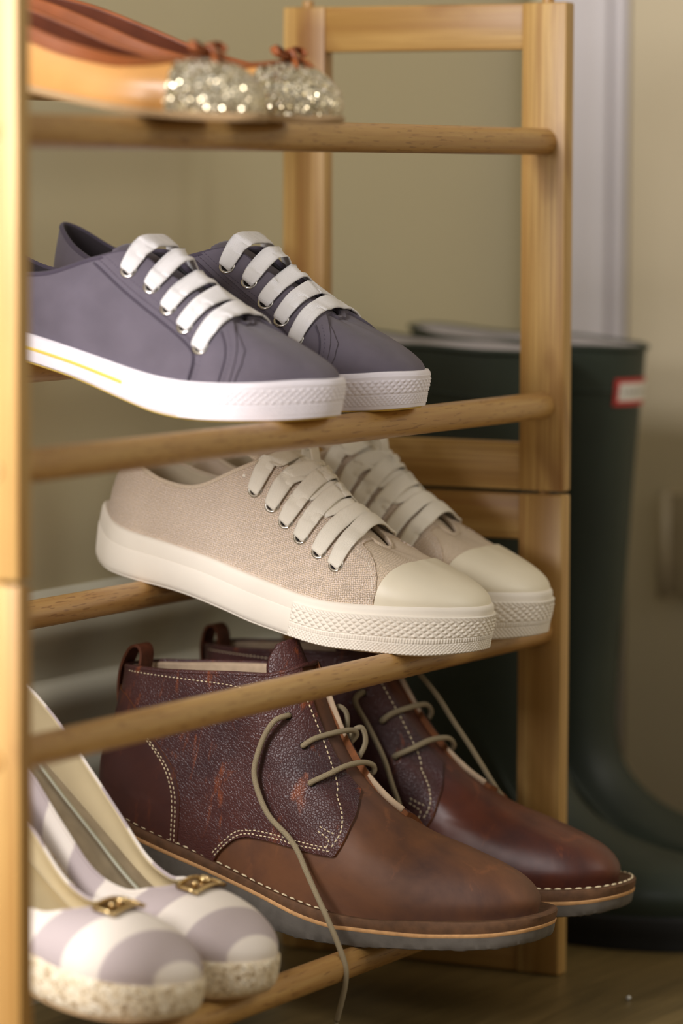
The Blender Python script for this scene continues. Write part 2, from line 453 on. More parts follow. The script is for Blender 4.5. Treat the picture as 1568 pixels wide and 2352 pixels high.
# ------------------------------------------------------------------ tagging
def tag(o, label=None, cat=None, group=None, kind=None):
    if label: o['label'] = label
    if cat: o['category'] = cat
    if group: o['group'] = group
    if kind: o['kind'] = kind
    return o
def empty(name, label, cat, group=None, matrix=None, loc=None):
    o = bpy.data.objects.new(name, None); COL.objects.link(o); o.empty_display_size = 0.03
    if matrix is not None: o.matrix_world = matrix
    if loc is not None: o.location = Vector(loc)*S
    return tag(o, label, cat, group)

# ------------------------------------------------------------------ shoe surface
class Surf:
    """an upper: K stations from toe to heel (near side), each M points from sole to topline; the far side mirrors them"""
    def __init__(s, near, far=None, nsub=14, nv=40, wave=None):
        near = np.asarray(near, float)
        far = near.copy() if far is None else np.asarray(far, float)
        nr = near.copy(); nr[:, :, 1] *= -1
        loop = np.concatenate([nr, far[1:-1][::-1]])          # toe .. heel .. back
        K, Mv = loop.shape[:2]
        A = np.array([catmull(loop[:, m], nsub, True) for m in range(Mv)])     # M x nt x 3
        A = np.concatenate([A, A[:, :1]], 1)
        nt = A.shape[1]
        sub = max(2, nv//(Mv-1))
        B = np.array([catmull(A[:, i], sub) for i in range(nt)])               # nt x nv x 3
        s.P = B; s.nt, s.nv = B.shape[:2]
        dt = np.gradient(B, axis=0); dv = np.gradient(B, axis=1)
        dt[0] = dt[-1] = (B[1]-B[-2])/2
        N = np.cross(dv, dt); L = np.linalg.norm(N, axis=2, keepdims=True); N = N/(L+1e-9)
        s.N = N
        if wave is not None:
            s.P = s.P+s.N*wave(s.P)[..., None]
        du = np.linalg.norm(np.diff(B[:, s.nv//2], axis=0), axis=1)
        U = np.r_[0, np.cumsum(du)]
        V = np.concatenate([np.zeros((s.nt, 1)), np.cumsum(np.linalg.norm(np.diff(B, axis=1), axis=2), 1)], 1)
        s.UV = np.stack([np.repeat(U[:, None], s.nv, 1), V], 2)
        idx = np.arange(s.nt*s.nv).reshape(s.nt, s.nv)
        a, b, c, d = idx[:-1, :-1], idx[:-1, 1:], idx[1:, 1:], idx[1:, :-1]
        s.quads = np.stack([a, b, c, d], -1).reshape(-1, 4)
        s.tris = np.concatenate([np.stack([a, b, c], -1).reshape(-1, 3), np.stack([a, c, d], -1).reshape(-1, 3)])
        s.dtop = (s.UV[:, -1:, 1]-s.UV[:, :, 1]).reshape(-1)
        s.bvh = BVHTree.FromPolygons([tuple(p) for p in s.P.reshape(-1, 3)], [tuple(int(x) for x in t) for t in s.tris])
        s.near_rows = slice(0, s.nt//2)
    def grid(s, name, mat, parent, off=0.0):
        P = (s.P+s.N*off).reshape(-1, 3)
        return mk(name, P, s.quads, mat, parent, True, s.UV.reshape(-1, 2))
    def lining(s, name, mat, parent, th=2.2, vfrom=0.0):
        j0 = int(s.nv*vfrom)
        P = s.P[:, j0:]-s.N[:, j0:]*th
        nvv = P.shape[1]; V = list(P.reshape(-1, 3)); n0 = len(V)
        V += list(s.P[:, -1])
        F = []
        for i in range(s.nt-1):
            for j in range(nvv-1):
                a = i*nvv+j
                F.append((a, a+nvv, a+nvv+1, a+1))
            F.append((i*nvv+nvv-1, (i+1)*nvv+nvv-1, n0+i+1, n0+i))
        uv = list(s.UV[:, j0:].reshape(-1, 2))+list(s.UV[:, -1])
        return mk(name, V, F, mat, parent, True, uv)
    def panel(s, name, f, off, mat, parent, skirt=-0.3, skirt_mat=None, extra=None):
        P = s.P.reshape(-1, 3); N = s.N.reshape(-1, 3); UV = s.UV.reshape(-1, 2)
        val = f(P)
        offv = off(P) if callable(off) else np.full(len(P), float(off))
        pos = P+N*offv[:, None]; base = P+N*skirt
        T = s.tris; ins = val[T] > 0; cnt = ins.sum(1)
        verts, uv, low = [], [], []; vm = {}
        def vid(i):
            k = vm.get(i)
            if k is None:
                k = len(verts); vm[i] = k; verts.append(pos[i]); uv.append(UV[i]); low.append(base[i])
            return k
        def eid(i, j):
            key = (i, j) if i < j else (j, i); k = vm.get(key)
            if k is None:
                a, b = key; t = val[a]/(val[a]-val[b]); t = min(max(t, 0.001), 0.999)
                k = len(verts); vm[key] = k
                verts.append(pos[a]*(1-t)+pos[b]*t); uv.append(UV[a]*(1-t)+UV[b]*t); low.append(base[a]*(1-t)+base[b]*t)
            return k
        F = [tuple(vid(int(i)) for i in t) for t in T[cnt == 3]]
        for t in T[(cnt > 0) & (cnt < 3)]:
            poly = []
            for q in range(3):
                i, j = int(t[q]), int(t[(q+1) % 3])
                if val[i] > 0: poly.append(vid(i))
                if (val[i] > 0) != (val[j] > 0): poly.append(eid(i, j))
            if len(poly) >= 3: F.append(tuple(poly))
        ed = {}
        for fc in F:
            for q in range(len(fc)):
                a, b = fc[q], fc[(q+1) % len(fc)]
                if (b, a) in ed: del ed[(b, a)]
                else: ed[(a, b)] = 1
        nb = len(verts); top, bot = {}, {}
        nF = len(F)
        for (a, b) in list(ed):
            for x in (a, b):
                if x not in top:
                    top[x] = len(verts); verts.append(verts[x]); uv.append(uv[x])
                    bot[x] = len(verts); verts.append(low[x]); uv.append(uv[x])
            F.append((top[b], top[a], bot[a], bot[b]))
        o = mk(name, verts, F, [mat]+([skirt_mat] if skirt_mat else []), parent, True, uv)
        if skirt_mat:
            mi = [0]*nF+[1]*(len(F)-nF); o.data.polygons.foreach_set('material_index', mi)
        return o
    def side(s, X, Z, sgn, off=0.0):
        """surface point seen from the side at local X, Z"""
        h = s.bvh.ray_cast(Vector((X, sgn*160, Z)), Vector((0, -sgn, 0)))
        if h[0] is None:
            h = s.bvh.find_nearest(Vector((X, sgn*20, Z)))
        n = np.array(h[1])
        if n[1]*sgn < -0.2 or (abs(n[1]) < .2 and n[2] < 0): n = -n
        return np.array(h[0])+n*off, n
    def near(s, p, off=0.0):
        h = s.bvh.find_nearest(Vector(p)); n = np.array(h[1]); q = np.array(h[0])
        out = np.array([0.0, q[1], 18.0])
        if n@out < 0: n = -n
        return q+n*off, n
    def top(s, X, Y, off=0.0):
        h = s.bvh.ray_cast(Vector((X, Y, 400)), Vector((0, 0, -1)))
        n = np.array(h[1]);  n = n if n[2] > 0 else -n
        return np.array(h[0])+n*off, n

def bez_station(F, T, p1, p2, M=9):
    """F sole point, T topline point, offsets of the inner bezier points"""
    F, T = np.array(F, float), np.array(T, float); A = F+np.array(p1, float); B = T+np.array(p2, float)
    t = np.linspace(0, 1, M)[:, None]
    return F*(1-t)**3+3*A*t*(1-t)**2+3*B*t*t*(1-t)+T*t**3

def poly_sdf(poly):
    """signed distance (positive inside) to a polygon in the X,Z side view"""
    Q = np.array(poly, float)
    def f(P, c=(0, 2)):
        x, z = P[:, c[0]], P[:, c[1]]; n = len(Q)
        d = np.full(len(P), 1e9); inside = np.zeros(len(P), bool)
        for i in range(n):
            a, b = Q[i], Q[(i+1) % n]; e = b-a
            wx, wz = x-a[0], z-a[1]
            t = np.clip((wx*e[0]+wz*e[1])/(e@e+1e-12), 0, 1)
            d = np.minimum(d, np.hypot(wx-e[0]*t, wz-e[1]*t))
            cond = ((a[1] > z) != (b[1] > z)) & (x < (b[0]-a[0])*(z-a[1])/((b[1]-a[1])+1e-12)+a[0])
            inside ^= cond
        return np.where(inside, d, -d)
    return f

def smooth_poly(pts, keep=(), n=6):
    """round a polyline"""
    return catmull(pts, n).tolist()

def closed_outline(near, far=None, n=8):
    near = [(x, -abs(y)) for x, y in near]
    far = [(x, abs(y)) for x, y in (far or near)]
    return catmull(near+far[1:-1][::-1], n, True)

def interp(pts):
    xs = [p[0] for p in pts]; ys = [p[1] for p in pts]
    c = catmull(pts, 8); c = c[np.argsort(c[:, 0])]
    return lambda x: np.interp(x, c[:, 0], c[:, 1])

def outline_normals(O):
    t = np.roll(O, -1, 0)-np.roll(O, 1, 0)
    n = np.stack([t[:, 1], -t[:, 0]], 1); n /= np.linalg.norm(n, axis=1)[:, None]+1e-9
    c = O.mean(0)
    if np.sum(n*(O-c)) < 0: n = -n
    return n

def sole_layer(name, mat, parent, O, zb, zt, profile, bottom=True, top=True, jag=0.0, seed=1):
    """O closed outline; zb, zt functions of X; profile rows (height fraction, outward mm)"""
    O = np.asarray(O); Nn = outline_normals(O); n = len(O); V = []; rnd = random.Random(seed)
    for fr, out in profile:
        q = O+Nn*out
        z0 = zb(q[:, 0]); z1 = zt(q[:, 0])
        for i in range(n):
            z = z0[i]+(z1[i]-z0[i])*fr
            if jag and fr == 0: z += rnd.uniform(-jag, jag)
            V.append((q[i, 0], q[i, 1], z))
    m = len(profile); F = []; uv = []
    arc = np.r_[0, np.cumsum(np.linalg.norm(np.diff(O, axis=0), axis=1))]
    for r in range(m):
        for i in range(n): uv.append((arc[i], profile[r][0]*20))
    for r in range(m-1):
        for i in range(n):
            j = (i+1) % n
            F.append((r*n+i, (r+1)*n+i, (r+1)*n+j, r*n+j))
    def cap(r, flip):
        base = r*n; h = n//2; K = 4
        # strips across the width, subdivided to follow the length curve
        for i in range(0, h):
            a, b = i, i+1; c, d = (n-i-1) % n, (n-i) % n
            q = [base+a, base+b, base+c, base+d]
            q = list(dict.fromkeys(q))
            if len(q) >= 3: F.append(tuple(q if not flip else q[::-1]))
    if bottom: cap(0, False)
    if top: cap(m-1, True)
    return mk(name, V, F, mat, parent, True, uv, sharp=40)

def relief_band(name, mat, parent, O, i0, i1, zb, zt, w0, w1, hfun, off, step=0.45, rows=60):
    """a wall grid along the outline between two indices with real relief"""
    n = len(O); idx = [k % n for k in range(i0, i1+1)]
    path = O[idx]; nn = outline_normals(O)[idx]
    d = np.r_[0, np.cumsum(np.linalg.norm(np.diff(path, axis=0), axis=1))]
    q = np.arange(0, d[-1], step); q = np.r_[q, d[-1]]
    px = np.interp(q, d, path[:, 0]); py = np.interp(q, d, path[:, 1])
    nx = np.interp(q, d, nn[:, 0]); ny = np.interp(q, d, nn[:, 1]); L = np.hypot(nx, ny); nx /= L; ny /= L
    W = np.linspace(w0, w1, rows)
    Z0, Z1 = zb(px), zt(px)
    Z = Z0[:, None]+(Z1-Z0)[:, None]*W[None]
    H = hfun(q[:, None]+0*Z, W[None]+0*Z, (Z1-Z0)[:, None]*W[None], d[-1])+off
    H[:, 0] = -0.8; H[:, -1] = -0.8; H[0, :] = -0.8; H[-1, :] = -0.8
    V = np.stack([px[:, None]+nx[:, None]*H, py[:, None]+ny[:, None]*H, Z], 2)
    m = rows; k = len(q)
    g = np.arange(k*m).reshape(k, m)
    F = np.stack([g[:-1, :-1], g[:-1, 1:], g[1:, 1:], g[1:, :-1]], -1).reshape(-1, 4)
    return mk(name, V.reshape(-1, 3), F, mat, parent, True)

def insole(name, mat, parent, O, zf, inset=3.0):
    O = np.asarray(O); q = O-outline_normals(O)*inset; n = len(q)
    V, F = [], []; h = n//2; K = 8; z = zf(q[:, 0])
    for i in range(h+1):
        a, b = q[i], q[(n-i) % n]
        for k in range(K+1):
            t = k/K; V.append((*(a*(1-t)+b*t), z[i]))
    for i in range(h):
        for k in range(K):
            a = i*(K+1)+k; F.append((a, a+1, a+K+2, a+K+1))
    return mk(name, V, F, mat, parent, True, [(v[0], v[1]) for v in V])

def stitches(mb, surf, pts, sgn, pitch=3.2, length=2.2, w=0.45, h=0.5, off=0.3, at=None):
    """pts: polyline in X,Z; every stitch is a small pad on the surface"""
    at = at or (lambda p: surf.side(p[0], p[1], sgn, off))
    P = resample(catmull(pts, 6) if len(pts) > 2 else np.array(pts, float), pitch/2)
    for i in range(0, len(P)-1, 2):
        a, n = at(P[i]); b, _ = at(P[i+1]); c = (a+b)/2; d = nrm(b-a)*length/2; s = nrm(np.cross(n, d))*w
        v = [c-d, c-d*.6+s, c+d*.6+s, c+d, c+d*.6-s, c-d*.6-s, c-d*.45+n*h, c+d*.45+n*h]
        mb.add(v, [(0, 1, 6), (1, 2, 7, 6), (2, 3, 7), (3, 4, 7), (4, 5, 6, 7), (5, 0, 6)])

# poses of the shoes : the tangent plane over the two dowels of a shelf
DOW = {1: (588.1, 620.7), 2: (404.3, 440.5), 3: (245.2, 281.4), 4: (59.3, 95.5)}
YF, YR, DR = 15.9, 208.2, 9.4
def shoe_matrix(shelf, xc, back, yaw=0.0, lift=0.0):
    zf, zr = DOW[shelf]; ph = math.atan2(zr-zf, YR-YF)
    n = Vector((0, -math.sin(ph), math.cos(ph))); X = Vector((0, -math.cos(ph), -math.sin(ph))); Y = Vector((1, 0, 0))
    ct = Vector((xc, YR, zr))+n*DR
    a = rad(yaw); X2 = X*math.cos(a)+Y*math.sin(a); Y2 = -X*math.sin(a)+Y*math.cos(a)
    O = ct+X*98-X2*(98+back)+n*lift
    M = Matrix((X2, Y2, n)).transposed().to_4x4(); M.translation = O*S
    return M
def skew(hand, x0, x1, amt=5.0):
    def f(V):
        V = V.copy(); t = np.clip((V[:, 0]-x0)/(x1-x0), 0, 1.2)
        V[:, 1] += hand*amt*t*t
        return V
    return f

def eyelets(surf, pts, parent, R=4.4, r=1.1, off=0.6, mat='steel'):
    """returns the list of (near point, far point) of each row"""
    out = []
    for (X, Z) in pts:
        pr = []
        for sg in (-1, 1):
            p, n = surf.side(X, Z, sg, off)
            mb = MB(); torus(mb, p, n, R, r, squash=0.8)
            e = mb.build('eyelet', mat, parent)
            h = MB(); disc(h, p+n*0.12, n, R-0.6); h.build('eyelet_hole', 'hole', e)
            pr.append((p, n))
        out.append(pr)
    return out

def lace_path(a, na, b, nb, rise, dip=2.0, fwd=0.0, surf=None, clear=2.2):
    """from one eyelet up over the tongue to another, clearing the upper"""
    t = np.linspace(0.0, 1, 15); P = a[None]*(1-t[:, None])+b[None]*t[:, None]
    ar = np.sin(np.pi*t)**0.8
    hits = {}
    if surf is not None:
        for k in range(2, len(t)-2):
            h = surf.bvh.ray_cast(Vector((P[k, 0], P[k, 1], 400)), Vector((0, 0, -1)))
            if h[0] is not None:
                hits[k] = h[0].z
                if 4 <= k <= len(t)-5: rise = max(rise, (h[0].z+clear-P[k, 2])/ar[k])
    P[:, 2] += rise*ar; P[:, 0] += fwd*ar
    for k, z in hits.items(): P[k, 2] = max(P[k, 2], z+2.2)
    q = P[2:-2].copy()
    for it in range(2): q[1:-1, 2] = np.maximum(q[1:-1, 2], (q[:-2, 2]+q[2:, 2])/2)
    pa = a+na*2.4; pb = b+nb*2.4
    return catmull(np.array([a-na*dip, pa, *q[::2], pb, b-nb*dip]), 6)

def ribbon(mb, path, w, t=1.4, wd=(1, 0, 0.0), pinch=0.45, surf=None, base=2.3):
    """flat lace; with surf every vertex is kept outside the upper"""
    def sec(i, f):
        k = pinch+(1-pinch)*min(1, 5.5*min(f, 1-f))**0.8
        return flat(w*k, t*(1.5-0.5*k))
    n0 = len(mb.v); sweep(mb, path, sec, wd)
    if surf is None: return
    n = len(path); m = 12
    for i in range(n):
        f = i/(n-1)
        if f < 0.07 or f > 0.93: continue
        ring = sec(i, f); c = np.array(path[i]); fade = min(1, (min(f, 1-f)-0.07)/0.05)
        for k in range(m):
            v = np.array(mb.v[n0+i*m+k]); h = surf.bvh.find_nearest(Vector(v))
            nn = np.array(h[1]); q = np.array(h[0])
            if nn@np.array([0.0, q[1], 22.0]) < 0: nn = -nn
            up = np.array(mb.v[n0+i*m+3])-np.array(mb.v[n0+i*m+9]) if m == 12 else nn
            sg = 1 if up@nn > 0 else -1
            d = (v-q)@nn
            if abs(q[1]) < 8 and h[3] > 6: continue
            need = (base+t/2+sg*ring[k][1])*fade
            if d < need: mb.v[n0+i*m+k] = tuple(v+nn*min(need-d, 9))

# ------------------------------------------------------------------ room
def structure(o): o['kind'] = 'structure'; return o
def build_room():
    WARP[0] = None
    structure(MB().box((-3600, -3400, -20), (1400, 420, 0)).build('floor', 'floor', smooth=False))
    structure(MB().box((-3600, 300, 0), (1290, 380, 2500)).build('wall_back', 'wall', smooth=False))
    structure(MB().box((1270, -3400, 0), (1350, 300, 2500)).build('wall_right', 'wall', smooth=False))
    # moulded skirting along the back wall: profile (depth, height)
    prof = [(0, 0), (26, 0), (26, 150), (25, 158), (20, 164), (20, 186), (24, 196), (25, 206), (22, 214), (15, 219), (15, 236),
            (20, 244), (21, 252), (18, 262), (10, 272), (4, 276), (0, 278)]
    V = []; F = []; m = len(prof)
    for x in (-3600, 1270):
        for d, z in prof: V.append((x, 300-d, z))
    for k in range(m): F.append((k, (k+1) % m, m+(k+1) % m, m+k))
    structure(mk('baseboard_back', V, F, 'skirting', smooth=True, sharp=35))
    # door casing on the right wall, door leaf in front of it
    mb = MB(); mb.box((1244, 200, 0), (1270, 272, 2100), 4); mb.box((1236, 214, 0), (1246, 236, 2100), 3)
    structure(mb.build('trim_1', 'lilac', smooth=True, sharp=35))
    door = structure(MB().box((1225, -640, 8), (1265, 190, 2080), 3).build('door_1', 'door', smooth=True, sharp=35))
    h = MB(); h.box((1215, 60, 214), (1226, 146, 300), 2)
    h.build('hinge_plate', 'hinge', door, sharp=35)
    h = MB(); sweep(h, [(1214, 149, 212), (1214, 149, 302)], circ(5, 14)); h.build('hinge_knuckle', 'hinge', door)
    l = MB(); bm = bmesh.new(); bmesh.ops.create_icosphere(bm, subdivisions=2, radius=1.8)
    rnd = random.Random(4)
    for v in bm.verts: v.co = v.co*rnd.uniform(.7, 1.25)+Vector((640, -75, 1.4))
    l.add([v.co[:] for v in bm.verts], [[v.index for v in f.verts] for f in bm.faces]); bm.free()
    tag(l.build('lint_speck', 'lint'), 'tiny white speck of fluff on the brown floor below the rack', 'fluff')

def build_rack(z0, name, label, shelves):
    WARP[0] = None
    root = empty(name, label, 'shoe rack', 'stacked bamboo shoe racks', loc=(0, 0, z0))
    H = 341.2 if z0 > 1 else 341.8
    def lb(lo, hi, nm, mat):
        return MB().box(lo, hi, 1.6).build(nm, mat, root, smooth=True, sharp=35)
    for x0 in (-14.0, 687.7):
        x1 = x0+14
        for y0 in (0, 190.1):
            # two laminated strips side by side would be one leg: keep one piece, the grain shows the strips
            lb((x0, y0, 0.6), (x1, y0+34, H), 'leg', 'bamboo_v')
        for za, zb in ((0.8, 34.4), (H-32.6, H-0.3)):
            lb((x0+1.2, 33.6, za), (x1-1.0, 190.5, zb), 'rail', 'bamboo_h')
        for y0 in (17, 207):
            m = MB(); bot = H-1 if z0 > 1 else H-1
            top = H+4.5 if z0 > 1 else H+1.6
            sweep(m, [((x0+x1)/2, y0, bot), ((x0+x1)/2, y0, top)], circ(4.2, 16))
            m.build('peg', 'dowel', root, sharp=40)
        for zf, zr in shelves:
            for y, z in ((YF, zf), (YR, zr)):
                m = MB(); xo = x0-0.8 if x0 < 0 else x1+0.8; xi = x0+2 if x0 < 0 else x1-2
                sweep(m, [(xi, y, z-z0), (xo, y, z-z0)], circ(6.2, 20))
                m.build('screw_cap', 'dowel', root, sharp=40)
    for zf, zr in shelves:
        for y, z in ((YF, zf), (YR, zr)):
            m = MB(); xs = [-1.5, 40, 150, 300, 450, 600, 650, 689]
            sweep(m, [(x, y, z-z0) for x in xs], circ(DR, 32)); m.build('dowel', 'dowel', root, sharp=40)
    return root

# ------------------------------------------------------------------ canvas sneakers (two styles, one builder)
def tri(x): return np.abs((x % 1.0)*2-1)
def relief_cream(u, w, z, L):
    """toe bumper of the cream pair: slanted hatch, diamonds, ribs, fine knurl (w = height fraction)"""
    h = np.zeros_like(u)
    a = np.clip(1-tri((u*0.9-z*1.1)/2.6)*1.5, 0, 1)*0.55
    h = np.where(w > 0.70, a+0.5, h)
    p = u/5.4; q = z/5.4*1.25
    da, db = tri(p+q), tri(p-q)
    dia = np.minimum(da, db)*1.5
    h = np.where((w <= 0.70) & (w > 0.36), dia+0.15, h)
    h = np.where((w <= 0.34) & (w > 0.25), 0.55+0.35*np.sign(np.sin(u*math.pi/0.9)), h)
    k = np.minimum(tri(u/2.6+z/2.6), tri(u/2.6-z/2.6))*0.9+0.1
    h = np.where(w <= 0.23, k, h)
    fade = np.clip(np.minimum(u, L-u)/1.5, 0, 1)
    return h*fade
def relief_white(u, w, z, L):
    h = np.zeros_like(u)
    p = u/4.6; q = z/4.6
    h = np.where((w < 0.78) & (w > 0.42), np.minimum(tri(p+q), tri(p-q))*0.9, h)
    h = np.where((w <= 0.38) & (w > 0.12), np.minimum(tri(p*1.5+q*1.5), tri(p*1.5-q*1.5))*0.5, h)
    return h*np.clip(np.minimum(u, L-u)/1.5, 0, 1)

def sneaker_parts(root, st, hand, seed):
    rnd = random.Random(seed)
    WARP[0] = skew(hand, st['L']*0.55, st['L'], 4.0)
    near = [bez_station(*q) for q in st['stations']]
    sf = Surf(near, nsub=16, nv=48, wave=st.get('wave'))
    O = closed_outline(st['outline'], n=10)
    zb, zt = interp(st['zb']), interp(st['zt'])
    # sole
    sole = sole_layer('sole', st['rubber'], root, O, zb, zt, st['profile'])
    ob = sole_layer('outsole', st['outsole'], root, O-outline_normals(O)*1.0, lambda x: zb(x)-1.0, lambda x: zb(x)+0.6, [(0, -1.6), (0.3, -1.0), (1, -0.8)])
    n = len(O); i1 = int(np.argmin(np.abs(O[:n//2, 0]-st['bumper_x']))); i0 = -i1
    relief_band('toe_bumper', st['rubber'], root, O, i0, i1, zb, zt, 0.0, st['bumper_top'], st['relief'], st['bumper_off'], 0.42, 64)
    # upper
    sf.grid('vamp', st['vamp_mat'], root)
    sf.lining('lining', st['lining'], root, 2.0)
    insole('insole', st['lining'], root, O, lambda x: zt(x)-3, 5.0)
    q = poly_sdf(st['quarter'])
    sf.panel('quarter', q, 1.1, st['quarter_mat'], root, -0.3)
    if 'cap' in st:
        sf.panel('toe_cap', st['cap'], 1.5, 'cap_rubber', root, -0.4)
    if 'eyestay' in st:
        e = poly_sdf(st['eyestay'])
        sf.panel('eyestay', e, 2.0, st['quarter_mat'], root, 0.4)
    # binding round the topline
    top = sf.P[:, -1]+sf.N[:, -1]*0.1; top = resample(top, 3.0)
    m = MB(); c = len(top)
    sweep(m, top, [(a, b) for a, b in circ(1.5, 8, 1.9)], None, False)
    m.build('topline_binding', st['binding'], root)
    # stitching
    m = MB()
    for pts in st['stitch']:
        for sg in (-1, 1): stitches(m, sf, pts, sg, 2.6, 1.7, 0.22, 0.22, 2.15 if 'eyestay' in st else 1.2)
    m.build('stitching', st['stitch_mat'], root)['kind'] = 'stuff'
    for pts in st.get('seam', []):
        for sg in (-1, 1):
            q = resample(catmull(pts, 6), 2.5); m = MB()
            sweep(m, [sf.side(x, z, sg, 2.0)[0] for x, z in q], circ(0.55, 6, 0.9), None)
            m.build('seam', st['binding'], root)
    # tongue
    tp = catmull(st['tongue'], 8); m = MB(); nt_ = len(tp)
    def sec(i, f):
        w = tp[i][3]; k = 9; pts = []
        for a in np.linspace(-1, 1, k): pts.append((a*w, -0.42*w*a*a*0.55))
        pts2 = [(x, y-2.6) for x, y in pts[::-1]]
        return pts+pts2
    sweep(m, tp[:, :3], sec, (0, -1, 0))
    m.build('tongue', st['tongue_mat'], root)
    ey = eyelets(sf, st['eyelets'], root, off=1.2 if 'eyestay' not in st else 2.1, mat='steel')
    return sf, ey

def cap_fn(P):
    return P[:, 0]-(238.5-7.5*(np.abs(P[:, 1])/45)**2)

CREAM = dict(L=292, rubber='cream_rubber', outsole='cream_rubber', vamp_mat='weave_fine', quarter_mat='weave', lining='cream_lining',
    binding='weave_fine', stitch_mat='cream_cotton', tongue_mat='weave_fine',
    stations=[
     ((287, 0, 33), (214, 0, 58), (2, 0, 13), (38, 0, -4)),
     ((281, 20, 33), (213, 4, 58), (2, 3, 13), (35, 4, -4)),
     ((262, 36, 31), (209, 8, 60), (1, 4, 15), (24, 10, -3)),
     ((232, 44, 26), (199, 11, 65), (0, 3, 20), (10, 20, -5)),
     ((196, 43, 18), (180, 13, 74), (0, 2, 24), (3, 20, -10)),
     ((158, 38, 20), (154, 15, 87), (0, 3, 28), (0, 18, -14)),
     ((126, 34, 22), (129, 20, 100), (0, 4, 28), (-1, 12, -18)),
     ((100, 33, 24), (109, 27, 90), (0, 4, 24), (-2, 5, -20)),
     ((72, 32, 27), (80, 31, 71), (0, 4, 16), (-1, 2, -14)),
     ((44, 30, 28), (50, 29, 69), (0, 4, 14), (-1, 2, -14)),
     ((22, 24, 29), (26, 22, 76), (-1, 4, 16), (-1, 3, -16)),
     ((8, 13, 32), (12, 12, 82), (-3, 2, 16), (-1, 1, -18)),
     ((2, 0, 34), (8, 0, 84), (-3, 0, 16), (-1, 0, -18))],
    outline=[(291, 0), (289, 12), (281, 25), (266, 37), (244, 45), (215, 48), (180, 45.5), (145, 41), (110, 38), (75, 37), (45, 35.5), (22, 30), (6, 18), (-3, 8), (-5, 0)],
    zb=[(-8, 4), (0, 2), (14, 0), (40, -0.5), (80, 0), (115, -3), (141, -6), (172, -7), (200, -7), (232, -3), (264, 1), (285, 6), (298, 10)],
    zt=[(-8, 41), (-2, 40), (10, 34), (30, 30.5), (63, 30), (101, 28), (127, 25), (153, 23), (179, 21.5), (203, 23), (232, 28), (262, 33.5), (285, 36.5), (298, 37)],
    profile=[(0, -2.2), (0.05, -0.6), (0.12, 0), (0.60, 1.0), (0.63, 0.4), (0.65, 0.5), (0.90, 0.2), (0.97, -0.6), (1.0, -1.8), (1.0, -6)],
    bumper_x=174, bumper_top=0.80, relief=relief_cream, bumper_off=1.3,
    quarter=[(204, 80), (206, 60), (214, 57), (222, 52), (228, 45), (231, 36), (230, 26), (226, 8), (-40, 8), (-40, 150), (190, 150)],
    cap=cap_fn,
    stitch=[[(206, 57), (214, 54), (221, 49), (226, 42), (228, 34), (227, 27)]],
    tongue=[(220, 0, 53, 9), (203, 0, 62, 12), (180, 0, 73, 15), (154, 0, 86, 18), (130, 0, 98, 22), (115, 0, 106, 24), (104, 0, 110, 22)],
    eyelets=[(124, 79), (139, 72), (152, 64), (166, 57), (182, 51), (197, 46)])

